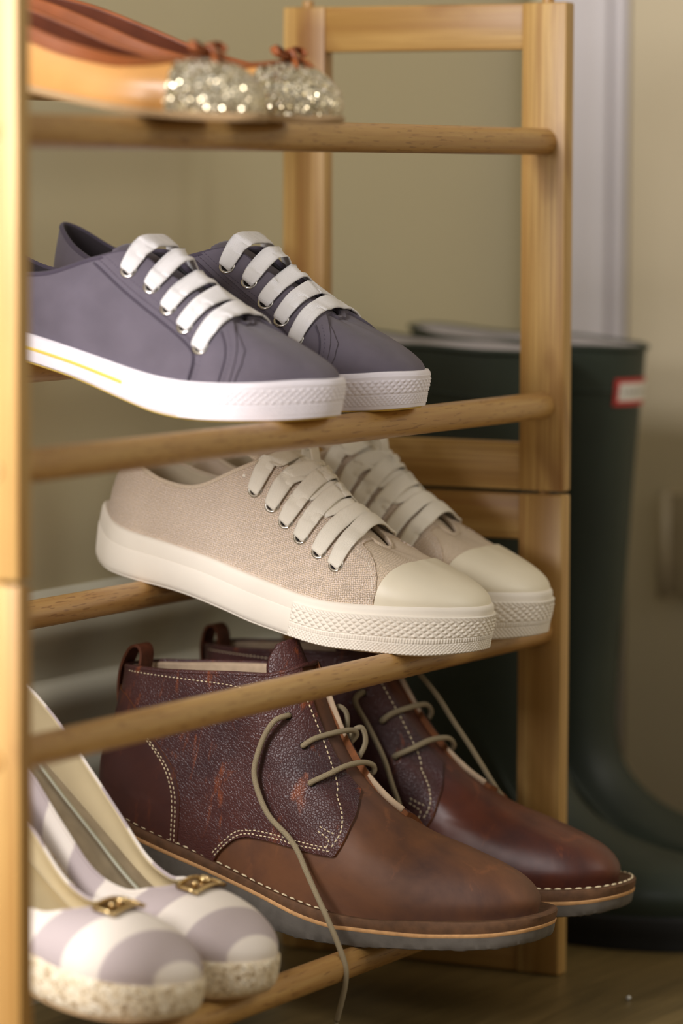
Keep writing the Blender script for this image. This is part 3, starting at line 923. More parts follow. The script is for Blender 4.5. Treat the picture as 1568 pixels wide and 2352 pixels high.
SLATE = dict(L=280, rubber='white_rubber', outsole='yellow_rubber', vamp_mat='grey_canvas', quarter_mat='grey_canvas', lining='dark_lining',
    binding='grey_binding', stitch_mat='grey_binding', tongue_mat='grey_canvas',
    stations=[
     ((272, 0, 25), (206, 0, 49), (1, 0, 10), (36, 0, -4)),
     ((266, 19, 25), (205, 4, 49), (2, 3, 10), (33, 4, -4)),
     ((248, 34, 22), (202, 8, 51), (1, 4, 13), (22, 10, -3)),
     ((220, 42, 15), (193, 11, 55), (0, 3, 18), (10, 20, -5)),
     ((188, 42, 9), (176, 13, 62), (0, 2, 22), (3, 20, -8)),
     ((152, 37, 9), (153, 16, 70), (0, 3, 24), (0, 18, -12)),
     ((122, 34, 11), (130, 20, 79), (0, 4, 24), (-1, 12, -16)),
     ((96, 32, 13), (106, 27, 70), (0, 4, 22), (-2, 5, -18)),
     ((66, 31, 14), (76, 30, 55), (0, 4, 16), (-1, 2, -12)),
     ((38, 29, 15), (44, 28, 50), (0, 4, 14), (-1, 2, -12)),
     ((14, 24, 16), (16, 23, 56), (-1, 4, 16), (0, 3, -16)),
     ((-2, 12, 18), (-4, 12, 65), (-3, 2, 16), (-1, 1, -18)),
     ((-7, 0, 19), (-11, 0, 68), (-3, 0, 16), (0, 0, -18))],
    outline=[(276, 0), (274, 12), (266, 25), (252, 36), (232, 44), (204, 47), (172, 45), (138, 40.5), (104, 37), (70, 36), (38, 34.5), (14, 29), (-3, 18), (-11, 8), (-13, 0)],
    zb=[(-16, 6), (-8, 3), (8, 0), (60, -1), (99, -3), (121, -5), (154, -9), (179, -11), (208, -9), (247, -2), (268, 3), (284, 8)],
    zt=[(-16, 24), (-8, 22), (10, 19), (40, 17), (74, 16), (117, 13.5), (161, 11), (191, 12), (223, 17), (245, 22), (264, 27), (284, 30)],
    profile=[(0, -1.6), (0.06, -0.3), (0.15, 0), (0.8, 0.3), (0.93, 0), (1.0, -1.4), (1.0, -6)],
    bumper_x=196, bumper_top=0.9, relief=relief_white, bumper_off=0.5,
    quarter=[(201, 70), (203, 52), (210, 48), (219, 43), (227, 37), (229, 29), (227, 18), (226, 0), (-60, 0), (-60, 150), (190, 150)],
    eyestay=[(202, 72), (204, 51), (210, 48), (215, 44.5), (219.5, 40.5), (223, 35.5), (224.8, 30), (225, 24), (224, 16), (222, -4), (199, -4), (200, 14), (201, 24), (197, 34), (179, 43), (150, 55), (112, 73), (112, 150), (190, 150)],
    stitch=[[(110, 71), (145, 55), (179, 42), (196, 33), (200, 25), (199, 14)], [(113, 74), (147, 58.5), (181, 45), (199, 35), (203, 25), (202, 15)],
            [(210, 45), (217, 39), (221, 32), (221.5, 24), (220, 14)]],
    seam=[[(108, 68), (143, 52), (177, 39), (194, 31), (198, 24), (197, 13)], [(207, 44), (214, 38), (218, 31), (218.5, 24), (217, 14)]],
    tongue=[(212, 0, 45, 9), (196, 0, 53.5, 12), (177, 0, 61, 15), (154, 0, 69.5, 17), (130, 0, 78, 19), (115, 0, 82, 18)],
    eyelets=[(133, 68), (151, 61), (168, 51), (184, 43), (200, 34)])

def cream_sneaker(xc, back, hand, label, seed, tall=False):
    root = empty('canvas_sneaker', label, 'sneaker', 'cream woven sneakers on the second shelf from the bottom', shoe_matrix(3, xc, back, 0, 1.0))
    sf, ey = sneaker_parts(root, CREAM, hand, seed)
    rnd = random.Random(seed)
    m = MB(); n = len(ey)
    # criss-cross : upper diagonals run from the near eyelet forward to the far side
    for i in range(n):
        (a, na), (b, nb) = ey[i]
        # the strap leaving the far eyelet runs back and tucks under the near edge
        if i > 0:
            e = b*0.22+a*0.78+np.array([-24, 0, 0]); h = sf.bvh.ray_cast(Vector((e[0], e[1], 400)), Vector((0, 0, -1)))
            e[2] = (h[0].z if h[0] is not None else e[2]+8)+0.5
            ribbon(m, lace_path(b, nb, e, np.array([0, -.3, .95]), 7, surf=sf, clear=1.6), 11.0, 1.4, (1, 0.45, -0.45), 0.6, sf, 1.6)
    for i in range(n):
        (a, na), (b, nb) = ey[i]
        e = a*0.16+b*0.84+np.array([9 if i < n-1 else 2, 0, 0]); h = sf.bvh.ray_cast(Vector((e[0], e[1], 400)), Vector((0, 0, -1)))
        e[2] = (h[0].z if h[0] is not None else e[2]+6)+0.8
        ribbon(m, lace_path(a, na, e, np.array([0, .3, .95]), 11+rnd.uniform(-1, 1.5), surf=sf, clear=3.4, fwd=rnd.uniform(0, 2)), 12.2, 1.8, (1, -0.2, -0.45), 0.5, sf, 2.4)
    # loose loops of the tied ends at the throat
    tx, tz = 118, 106
    for k, (dx, dy, h, w) in enumerate(((10, -6, 13, 7), (20, 8, 14, -9), (2, 12, 12, 10))):
        p = [(tx+dx, dy-2, tz-4), (tx+dx+4, dy+w*.4, tz+h*.5), (tx+dx+3, dy+w, tz+h*.8), (tx+dx+10, dy+w*1.3, tz+h*.4), (tx+dx+14, dy+w*.9, tz-10)]
        sweep(m, catmull(p, 8), flat(8, 1.3), (0.3, 1, 0.4))
    m.build('lace', 'cream_cotton', root)
    return root

def slate_sneaker(xc, back, hand, label, seed):
    root = empty('canvas_sneaker', label, 'sneaker', 'slate grey sneakers on the second shelf from the top', shoe_matrix(2, xc, back, 0, 1.0))
    sf, ey = sneaker_parts(root, SLATE, hand, seed)
    rnd = random.Random(seed)
    m = MB()
    for i, ((a, na), (b, nb)) in enumerate(ey):
        ribbon(m, lace_path(a, na, b, nb, 15+rnd.uniform(-1.5, 1.5), fwd=rnd.uniform(-1, 2), surf=sf, clear=2.5), 12.2, 1.8, (1, rnd.uniform(-.1, .15), -0.52), 0.42, sf, 2.9)
    for i in range(len(ey)-1):
        (a, na), (b, nb) = ey[i][0], ey[i+1][1]
        sweep(m, catmull([a-na*1.5, (a+b)/2+np.array([0, 0, 6.0]), b-nb*1.5], 8), flat(6.5, 1.2), (1, 0.3, 0.1))
    m.build('lace', 'cotton', root)
    # yellow line let into the side wall
    O = closed_outline(SLATE['outline'], n=10); zb, zt = interp(SLATE['zb']), interp(SLATE['zt'])
    nO = len(O); i1 = int(np.argmin(np.abs(O[:nO//2, 0]-150)))
    relief_band('side_stripe', 'yellow_rubber', root, O, i1, nO-i1, zb, zt, 0.42, 0.58, lambda u, w, z, L: np.zeros_like(u)+0.35, 0.25, 3.0, 6)
    return root

# ------------------------------------------------------------------ chukka boots
BOOT = [
 [(338, 0, 40), (336, 0, 52), (321, 0, 63), (291, 0, 67), (254, 0, 73), (216, 0, 86), (181, 0, 112), (148, 0, 160)],
 [(330, 18, 39), (329, 19, 51), (315, 16, 61), (287, 12, 66), (251, 9, 73), (214, 8, 85), (180, 8, 111), (147, 8, 160)],
 [(310, 32, 34), (310, 33, 46), (298, 29, 58), (275, 23, 65), (243, 17, 72), (210, 15, 84), (177, 15, 109), (145, 15, 158)],
 [(275, 42, 25), (275, 43, 38), (267, 41, 50), (253, 37, 59), (231, 29, 68), (204, 23, 81), (173, 21, 106), (140, 20, 155)],
 [(235, 46, 17), (235, 47, 30), (231, 46, 43), (224, 42, 55), (212, 36, 67), (194, 30, 82), (165, 25, 106), (131, 23, 151)],
 [(190, 41, 13), (190, 42, 27), (188, 42, 42), (184, 40, 57), (177, 37, 72), (166, 32, 88), (150, 28, 110), (120, 27, 149)],
 [(145, 36, 17), (145, 37, 32), (144, 37, 48), (142, 36, 64), (139, 34, 80), (133, 32, 98), (124, 31, 120), (103, 30, 146)],
 [(100, 33, 22), (100, 34, 38), (99, 34, 54), (97, 34, 70), (95, 33, 86), (93, 32, 102), (89, 31, 122), (81, 30, 141)],
 [(60, 32, 27), (59, 33, 42), (58, 33, 58), (57, 32, 74), (57, 31, 90), (57, 30, 106), (56, 28, 122), (54, 27, 135)],
 [(30, 25, 31), (28, 26, 46), (27, 27, 60), (27, 26, 76), (28, 25, 92), (29, 23, 107), (30, 22, 119), (31, 20, 130)],
 [(17, 10, 33), (14, 11, 48), (13, 11, 62), (14, 11, 78), (17, 10, 94), (18, 10, 108), (18, 9, 118), (18, 9, 127)],
 [(15, 0, 34), (12, 0, 49), (11, 0, 62), (12, 0, 78), (15, 0, 94), (17, 0, 108), (17, 0, 118), (17, 0, 127)]]
BOOT_OUT = [(347, 0), (345, 15), (337, 30), (320, 42), (292, 49.5), (260, 52.5), (228, 52), (195, 47.5), (160, 42), (120, 39), (85, 38.5), (55, 37.5), (30, 31), (13, 18), (6, 8), (5, 0)]
B_ZB = [(0, 4), (8, 2), (45, 0), (100, -2), (139, -5), (177, -8), (205, -6), (237, 0), (273, 8), (299, 14), (331, 22), (352, 30)]
B_ZM = [(0, 28), (8, 27.5), (40, 25), (77, 20), (116, 16), (154, 12), (192, 8), (220, 8.5), (234, 11), (279, 19), (305, 25), (329, 31), (352, 38.5)]
B_ZW = [(0, 37), (8, 36), (40, 32.5), (64, 29), (100, 25), (140, 20), (163, 17), (198, 15.5), (220, 17), (248, 21), (277, 28), (304, 34), (321, 38), (352, 46)]

def chukka(xc, back, hand, label, seed, first):
    root = empty('chukka_boot', label, 'boot', 'brown leather boots on the bottom shelf', shoe_matrix(4, xc, back))
    sk = skew(hand, 190, 340, 3.0)
    def lean(V):
        V = sk(V)
        if not first:
            h = np.maximum(0, V[:, 2]-60); V[:, 1] -= 0.20*h; V[:, 0] -= 0.10*h
        return V
    WARP[0] = lean
    rnd = random.Random(seed)
    def wave(P):
        x, y, z = P[..., 0], P[..., 1], P[..., 2]
        return 0.7*np.sin(x/17+y/23)*np.sin(z/19+x/40)+0.5*np.sin(x/9.0+z/11)*(z > 50)*np.clip((250-x)/80, 0, 1)*0.8
    sf = Surf(BOOT, nsub=16, nv=56, wave=wave)
    O = closed_outline(BOOT_OUT, n=10)
    zb, zm, zw = interp(B_ZB), interp(B_ZM), interp(B_ZW)
    sole_layer('outsole', 'crepe', root, O, zb, lambda x: zm(x)-1.2, [(0, -1.0), (0.08, -0.2), (0.5, 0.2), (1, 0)], jag=0.5, seed=seed)
    sole_layer('midsole', 'midsole', root, O, lambda x: zm(x)-1.3, lambda x: zm(x)+1.3, [(0, 0), (0.2, 0.4), (0.8, 0.4), (1, 0)])
    sole_layer('welt', 'welt', root, O, lambda x: zm(x)+1.2, lambda x: np.maximum(zw(x), zm(x)+4), [(0, -0.2), (0.3, 0.2), (0.85, 0), (1, -0.8), (1, -4), (0.9, -7)])
    vm = 'smooth_leather' if first else 'red_leather'
    sf.grid('vamp', vm, root)
    sf.lining('lining', 'suede', root, 2.4, 0.3)
    insole('insole', 'suede', root, O, lambda x: zw(x)-1, 14.0)
    qn = [(150, 158), (160, 150), (172, 138), (182, 125), (191, 111), (200, 97), (208, 84), (213, 71), (213.5, 60), (211, 51)]
    low = [(198, 49.5), (183, 49), (162, 48), (145, 46), (135, 42), (128, 35), (122, 26), (116, 6)]
    rest = [(-40, 6), (-40, 240), (120, 240), (128, 168)]
    pn = poly_sdf(catmull(qn, 4).tolist()+catmull(low, 4).tolist()+rest)
    qf = [(150, 166), (170, 140), (183, 122), (196, 108), (210, 99), (224, 90), (233, 80), (234, 66), (228, 52)]
    pf = poly_sdf(catmull(qf, 4).tolist()+catmull(low, 4).tolist()+rest)
    def fn(P):
        return np.minimum(pn(P), -P[:, 1]-np.interp(P[:, 2], [0, 60, 80, 165], [0, 0, 10, 11.0]))
    def ff(P):
        return np.minimum(pf(P), P[:, 1]-np.interp(P[:, 2], [0, 60, 76, 165], [0, 0, 5, 8.0]))
    def lift(P):
        return 2.6+np.clip((P[:, 0]-140)/60, 0, 1)*np.clip((P[:, 2]-70)/40, 0, 1)*3.0
    sf.panel('quarter', fn, lambda P: 2.4+0*P[:, 0], 'pebble', root, -0.3, 'raw_leather')
    sf.panel('quarter', ff, lift, 'pebble', root, -0.2, 'raw_leather')
    # pale lining edge seen inside the far quarter
    e = catmull([(159, 7, 141), (171, 7.5, 125), (182, 7.5, 111), (192, 7.5, 101), (203, 7, 95), (217, 6, 88), (229, 5, 78)], 8)
    pts = [sf.near(p, 2.4)[0] for p in e]; m = MB(); sweep(m, catmull(pts[::3], 4), circ(1.0, 6, 2.4), None)
    m.build('lining_edge', 'suede', root)
    # heel counter
    hc = [(44, 104), (57, 92), (71, 82), (80, 73), (87, 60), (90, 45), (92, 14)]
    ph = poly_sdf(catmull(hc, 4).tolist()+[(-40, 14), (-40, 118), (30, 112)])
    sf.panel('heel_counter', ph, 3.3, 'counter_leather', root, 1.5, 'raw_leather')
    # stitching : flap edge, lower flap, counter, collar
    m = MB()
    nedge = [(158, 150), (166, 139), (176, 126), (186, 112), (194.5, 99), (202, 86), (208, 72), (209, 62), (207.5, 55.5)]
    for sg in (-1, 1):
        q = nedge if sg < 0 else [(x+8, z) for x, z in nedge[:4]]+[(x+16, z+2) for x, z in nedge[4:]]
        if sg < 0: stitches(m, sf, [(152, -16, 149), (160, -16, 139), (170, -17, 129), (179, -18, 119), (190, -22, 106), (199, -28, 94), (206, -34, 82), (210, -40, 68), (207, -44, 56)], sg, 3.6, 2.5, 0.5, 0.6, 0.3, at=lambda p: sf.near(p, 2.7))
    for d in (0, 2.6):
        lp = [(206.5-d, 53.5+d*.8), (198, 53+d*.7), (183, 51.5+d), (162, 50.5+d), (145, 48.5+d), (135-d*.3, 44+d), (127.5-d*.7, 36+d*.5), (121-d, 27)]
        stitches(m, sf, lp, -1, 3.2, 2.2, 0.42, 0.5, 2.6); stitches(m, sf, lp, 1, 3.2, 2.2, 0.42, 0.5, 2.6)
        cp = [(43-d, 100), (55-d, 90), (68-d, 80.5), (77-d, 71.5), (84-d, 59), (87-d, 45), (89-d, 26)]
        stitches(m, sf, cp, -1, 3.2, 2.2, 0.42, 0.5, 3.4); stitches(m, sf, cp, 1, 3.2, 2.2, 0.42, 0.5, 3.4)
    stitches(m, sf, [(195, 66.5), (201, 65), (207, 64)], -1, 3.2, 2.2, 0.42, 0.5, 2.6)
    stitches(m, sf, [(195, 63.5), (201, 61.5), (204, 60), (204, 54)], -1, 3.2, 2.2, 0.42, 0.5, 2.6)
    cl = sf.P[:, -1]; cn = sf.N[:, -1]; dn = sf.P[:, -3]-cl
    line = (sf.P[:, -3]+sf.N[:, -3]*2.6)
    line = [p for p in line if p[0] < 118 and p[0] > 24]
    nr_ = [p for p in line if p[1] < 0]; fr_ = [p for p in line if p[1] > 0]
    for ln in (nr_, fr_):
        if len(ln) > 3:
            Q = resample(np.array(ln), 1.6)
            for i in range(0, len(Q)-1, 2):
                a, b = Q[i], Q[i+1]; n_ = nrm((0, a[1], 6)); c = (a+b)/2; dd = nrm(b-a)*1.1; s_ = nrm(np.cross(n_, dd))*.42
                m.add([c-dd, c+s_, c+dd, c-s_, c+n_*.5], [(0, 1, 4), (1, 2, 4), (2, 3, 4), (3, 0, 4)])
    m.build('stitching', 'thread', root)['kind'] = 'stuff'
    # thick stitches of the welt
    m = MB(); Q = O-outline_normals(O)*2.6; Q = np.r_[Q, Q[:1]]; Q = resample(Q, 3.4)
    for i in range(0, len(Q)-1, 2):
        if first and Q[i][0] > 215: continue
        a = np.array([*Q[i], zw(Q[i][0])+0.6]); b = np.array([*Q[i+1], zw(Q[i+1][0])+0.6]); c = (a+b)/2
        dd = (b-a)*0.75; s_ = nrm(np.cross((0, 0, 1), dd))*0.75
        m.add([c-dd, c-dd*.5+s_, c+dd*.5+s_, c+dd, c+dd*.5-s_, c-dd*.5-s_, c-dd*.5+np.array([0, 0, .8]), c+dd*.5+np.array([0, 0, .8])],
              [(0, 1, 6), (1, 2, 7, 6), (2, 3, 7), (3, 4, 7), (4, 5, 6, 7), (5, 0, 6)])
    m.build('welt_stitching', 'thread', root)['kind'] = 'stuff'
    # collar roll, tongue tip, pull tab
    top = resample(sf.P[:, -1]+sf.N[:, -1]*1.0, 3.0); m = MB(); sweep(m, top, circ(1.9, 8, 1.6), None, False); m.build('collar_edge', 'pebble', root)
    tg = catmull([(176, 0, 112, 17), (160, 0, 136, 19), (147, 0, 157, 20), (139, 0, 168, 18), (134, 0, 175, 12)], 6); m = MB()
    def ts(i, f):
        w = tg[i][3]; p = [(a*w, -0.045*w*w*a*a) for a in np.linspace(-1, 1, 11)]
        return p+[(x, y-2.4) for x, y in p[::-1]]
    sweep(m, tg[:, :3], ts, (0, -1, 0)); m.build('tongue', 'pebble', root)
    pt = catmull([(16.5, 0, 92), (12, 0, 108), (11, 0, 124), (15, 0, 138), (21, 0, 141.5), (25, 0, 136), (25, 0, 120), (24, 0, 108)], 8)
    m = MB(); sweep(m, pt, [(-8, -.9), (8, -.9), (8, .9), (-8, .9)], (0, 1, 0)); m.build('pull_tab', 'tab_leather', root, sharp=40)
    # lace holes and lace
    holes = []
    hm = MB()
    for X, Z in ((150, 128), (165, 111.5), (179, 90)):
        for sg in (-1, 1):
            p, n = sf.side(X, Z, sg, 2.5 if sg < 0 else 4.5); torus(hm, p, n, 2.0, 0.7, 14, 6, .5); disc(hm, p+n*.15, n, 1.9, 12); holes.append((p, n))
    hm.build('lace_hole', 'hole', root)
    m = MB()
    def cord(pts, r=1.9): sweep(m, catmull(pts, 9), circ(r, 10), None)
    g = lambda X, Y, Z, o=2.2: tuple(sf.near((X, Y, Z), o)[0])
    h = [hh[0] for hh in holes]; hn = [hh[1] for hh in holes]
    if first:
        cord([h[0]-hn[0]*2, h[0]+hn[0]*2.2, (147.5, -35, 126), (143.5, -38, 116), (142, -41, 103), (143, -43.5, 90), (151, -46, 77), (162, -48, 66),
              (178, -49.5, 57.5), (188, -51, 50), (197, -54, 41), (210, -60, 30), (224, -67, 19), (238, -75, 8), (249, -80, -4), (251.5, -80, -15), (250.5, -79, -30), (249, -78, -42)])
        cord([h[2]-hn[2]*2, h[2]+hn[2]*2.2, (171, -20, 118), (178, -4, 122), (182, 10, 122.5), (183, 15, 119), (180, 14, 113)])
        cord([h[4]-hn[4]*2, h[4]+hn[4]*2.2, (188, -26, 99), (193, -14, 104), (197, 2, 105.5), (200, 12, 103), (200, 15, 98), (196, 13, 95)])
        cord([(160, 14, 128), (166, 15, 134), (171, 18, 131), (173, 19, 122), (172, 15, 114)], 1.8)
        cord([(178, 12, 110), (180, 16, 121), (184, 20, 123), (188, 20, 114), (187, 14, 102)], 1.8)
        cord([(168, 2, 112), (176, -2, 108), (182, -6, 100)], 1.8)
        ag = MB(); sweep(ag, [(249, -78, -41), (248.6, -77.6, -60)], circ(1.5, 10)); ag.build('lace_tip', 'cord', root)
    else:
        cord([h[0]-hn[0]*2, h[0]+hn[0]*2.2, (152, -38, 124), (165, -43, 110), (178, -47, 93), (187, -51, 76), (194, -53, 62), (200, -56, 44), (204, -58, 25)])
        cord([(158, 9, 150), (168, 10, 150), (178, 11, 143), (190, 13, 131), (201, 14, 117), (212, 15, 104), (222, 15, 92), (231, 16, 80), (236, 20, 71)])
        cord([h[2]-hn[2]*2, h[2]+hn[2]*2.2, (172, -21, 119), (180, -6, 124), (184, 6, 125), (185, 12, 120), (182, 14, 114)])
        cord([h[4]-hn[4]*2, h[4]+hn[4]*2.2, (189, -25, 99), (196, -10, 105), (202, 4, 106), (203, 11, 101), (200, 13, 96)])
    m.build('lace', 'cord', root)
    return root

# ------------------------------------------------------------------ striped wedge pumps
def pump(xc, back, hand, label, seed):
    root = empty('wedge_pump', label, 'pump', 'striped wedge pumps on the bottom shelf', shoe_matrix(4, xc, back, 0, 2.0))
    WARP[0] = skew(hand, 140, 240, 4.0)
    zin = interp([(-30, 126), (0, 116), (20, 106), (40, 92), (67, 74), (95, 55), (115, 41), (130, 32), (150, 25), (170, 22), (200, 21), (225, 23), (250, 27)])
    st = [((238, 0, 24), (172, 0, 56), (3, 0, 20), (30, 0, 1)),
          ((231, 19, 24), (171, 6, 55.5), (3, 3, 19), (27, 8, 1)),
          ((212, 34, 22), (167, 13, 53.5), (2, 5, 18), (18, 13, 0)),
          ((184, 41, 19), (157, 21, 50.5), (0, 5, 16), (8, 13, -2)),
          ((156, 40, 22), (143, 27, 47), (0, 4, 12), (2, 9, -4)),
          ((130, 36, 29), (122, 31, 54), (0, 3, 10), (0, 4, -7)),
          ((104, 33, 45), (98, 32, 74), (0, 3, 10), (0, 3, -8)),
          ((76, 31, 66), (72, 31, 97), (0, 3, 10), (0, 3, -9)),
          ((46, 29, 86), (42, 29, 123), (0, 4, 12), (0, 3, -11)),
          ((18, 25, 104), (14, 24, 143), (-1, 4, 13), (0, 3, -12)),
          ((0, 13, 114), (-4, 12, 154), (-3, 2, 13), (-1, 1, -12)),
          ((-6, 0, 117), (-9, 0, 157), (-3, 0, 13), (-1, 0, -12))]
    sf = Surf([bez_station(*q) for q in st], nsub=14, nv=32)
    O = closed_outline([(240, 0), (238, 11), (230, 24), (213, 35.5), (186, 42.5), (156, 42), (130, 38), (104, 35), (76, 33), (46, 31), (18, 27), (0, 16), (-8, 7), (-10, 0)], n=10)
    zb = interp([(-20, 1), (-10, 0), (20, 0), (60, 1), (100, 6), (140, 7), (160, 2), (185, 0), (213, 1), (228, 4), (250, 10)])
    zt = lambda x: zin(x)+1.5
    sole_layer('platform', 'cork', root, O, zb, zt, [(0, -2), (0.08, -0.4), (0.3, 0.6), (0.7, 0.5), (0.93, 0), (1, -1.2), (1, -6)])
    sole_layer('outsole', 'flat_sole', root, O-outline_normals(O)*2, lambda x: zb(x)-2, lambda x: zb(x)+0.4, [(0, -.6), (.4, 0), (1, 0)])
    sf.grid('upper', 'stripe', root)
    sf.lining('lining', 'tan_lining', root, 1.8)
    insole('insole', 'insole_grey' if hand < 0 else 'tan_lining', root, O, lambda x: zin(x)+3.0, 4.0)
    m = MB()
    q = catmull([(20, 16, 112.5), (42, 15, 97), (67, 14, 79.5), (95, 13.5, 60.5), (115, 13, 46.7), (132, 12, 37)], 8)
    if hand < 0:
        sweep(m, q, [(-1.8, -.3), (1.8, -.3), (1.8, .4), (-1.8, .4)], (0, 1, 0)); m.build('insole_stripe', 'insole_band', root)
    top = resample(sf.P[:, -1], 3.0); m = MB(); sweep(m, top, circ(0.9, 8, 1.2), None, False); m.build('topline_piping', 'stripe', root)
    # crease seam between upper and platform
    # gold bar buckle
    c, n = sf.top(180, 1); X = nrm(np.cross((0, 1, 0), n)); Y = np.cross(n, X)
    if X[0] < 0: X = -X; Y = -Y
    def fr(a, b, h): return tuple(c+X*a+Y*b+n*h)
    pm = MB()
    K = 10
    for k in range(K+1):
        b = -17+34*k/K; s0, n0 = sf.top(180-7.5, c[1]+b, 1.3); s1, n1 = sf.top(180+7.5, c[1]+b, 1.3)
        for s_, h_ in ((s0, 0), (s1, 0), (s1, 1.6), (s0, 1.6)): pm.v.append(tuple(s_+np.array([0, 0, 1.0])*h_)); pm.uv.append((0, 0))
    for k in range(K):
        for q in range(4): pm.f.append((4*k+q, 4*k+(q+1) % 4, 4*k+4+(q+1) % 4, 4*k+4+q))
    pm.f.append((0, 1, 2, 3)); pm.f.append((4*K+3, 4*K+2, 4*K+1, 4*K))
    bk = pm.build('buckle_plate', 'gold_reflect', root, sharp=40)
    m = MB()
    for sx in (-7.2, 7.2):
        ln = [sf.top(180+sx, c[1]+b, 3.4)[0] for b in np.linspace(-17, 17, 9)]; sweep(m, ln, circ(0.9, 8), None)
    for b in (-17, 17):
        ln = [sf.top(180+a, c[1]+b, 3.4)[0] for a in np.linspace(-7.2, 7.2, 4)]; sweep(m, ln, circ(1.0, 8), None)
    m.build('buckle_frame', 'gold', bk)
    p, nn = sf.top(180, c[1]+3.0, 4.0); m = MB(); torus(m, p, nn, 3.6, 1.3, 20, 8); m.build('buckle_ring', 'gold', bk)
    p, nn = sf.top(180, c[1]-8, 3.4); m = MB(); torus(m, p, nn, 0.9, 1.2, 14, 8); m.build('buckle_stud', 'gold', bk)
    return root

# ------------------------------------------------------------------ ballet flats
def ballet_flat(xc, back, hand, label, seed):
    root = empty('ballet_flat', label, 'flat shoe', 'glitter toe flats on the top shelf', shoe_matrix(1, xc, back, 0, 0.9))
    WARP[0] = skew(hand, 180, 290, 3.0)
    st = [((293, 0, 11), (249, 0, 36), (4, 0, 18), (20, 0, 4)),
          ((285, 16, 10), (248, 9, 35.5), (4, 3, 17), (18, 6, 3)),
          ((264, 30, 7), (242, 17, 33.5), (2, 5, 15), (11, 9, 1)),
          ((234, 37, 4), (228, 24, 31), (0, 5, 13), (3, 8, -2)),
          ((200, 37, 3), (208, 28, 30), (0, 4, 11), (0, 5, -5)),
          ((165, 33, 3), (174, 29, 33), (0, 3, 12), (0, 3, -8)),
          ((130, 29, 4), (138, 28, 40), (0, 3, 13), (0, 2, -10)),
          ((92, 27, 5), (98, 27, 47), (0, 4, 14), (0, 2, -12)),
          ((55, 26, 6), (58, 26, 50), (0, 4, 15), (0, 2, -14)),
          ((26, 23, 7), (26, 22, 54), (0, 4, 17), (0, 2, -15)),
          ((7, 12, 7), (5, 11, 60), (-3, 2, 18), (-1, 1, -17)),
          ((0, 0, 7), (-3, 0, 63), (-3, 0, 18), (-1, 0, -17))]
    sf = Surf([bez_station(*q) for q in st], nsub=16, nv=40)
    O = closed_outline([(296, 0), (293, 11), (284, 21), (264, 32), (234, 38.5), (200, 38.5), (165, 34.5), (130, 31), (92, 29.5), (55, 28.5), (26, 25), (7, 14), (-1, 6), (-3, 0)], n=10)
    zb = interp([(-10, 2), (0, 0), (40, -0.5), (60, 0), (120, 2), (170, 0.5), (232, 0), (260, 2), (285, 5), (305, 9)])
    sole_layer('sole', 'flat_sole', root, O, zb, lambda x: zb(x)+4.5, [(0, -1), (.3, 0), (.8, 0), (1, -1), (1, -5)])
    sole_layer('heel_block', 'flat_sole', root, closed_outline([(56, 0), (54, 18), (44, 27), (26, 25), (7, 14), (-1, 6), (-3, 0)], n=6), lambda x: zb(x)-0.8, lambda x: zb(x)+1, [(0, -1), (.5, 0), (1, -.5)])
    sf.grid('upper', 'tan_leather', root)
    sf.lining('lining', 'rust_inside', root, 1.6)
    insole('insole', 'dark_insole', root, O, lambda x: zb(x)+6, 3.0)
    # glitter toe with a slanting edge
    def gf(P): return P[:, 0]-(252-0.10*(P[:, 2]-15))
    def gv(P):
        a = P[:, 0]-(251-0.25*np.maximum(0, P[:, 2]-18)); return a
    def goff(P):
        return 0.9+0.0*P[:, 0]
    sf.panel('glitter_toe', gv, goff, 'glitter', root, -0.3)
    # rolled rust binding
    top = resample(sf.P[:, -1], 3.0)
    sf.panel('topline_trim', lambda P: 7.5-sf.dtop, 1.5, 'rust_leather', root, 0.2)
    m = MB(); sweep(m, top, circ(1.5, 8, 1.5), None, False)
    m.build('topline_binding', 'rust_leather', root)
    # bow
    c, n = sf.top(254, 0); m = MB(); c = c+np.array([0, 0, 2.5])
    def B(pts, w, t=1.6): sweep(m, catmull([tuple(c+np.array(p)) for p in pts], 8), flat(w, t), (0.9, 0.0, 0.5))
    B([(0, 0, 0), (-4, -7, 5), (-3, -15, 6), (1, -17, 3), (2, -10, 1), (0, 0, 0)], 5)
    B([(0, 0, 0), (-4, 7, 5), (-3, 15, 6), (1, 17, 3), (2, 10, 1), (0, 0, 0)], 5)
    B([(0, 0, 0), (6, -4, 0), (12, -10, -5), (15, -16, -13), (16, -20, -20)], 4.5)
    B([(0, 0, 0), (7, 4, 0), (13, 8, -4), (16, 13, -10)], 4.5)
    sweep(m, catmull([tuple(c+np.array(p)) for p in ((-4, 0, 0), (-1, 0, 4), (3, 0, 4), (6, 0, -1))], 6), circ(3.2, 10, 2.0), (0, 1, 0))
    m.build('bow', 'rust_leather', root)
    return root

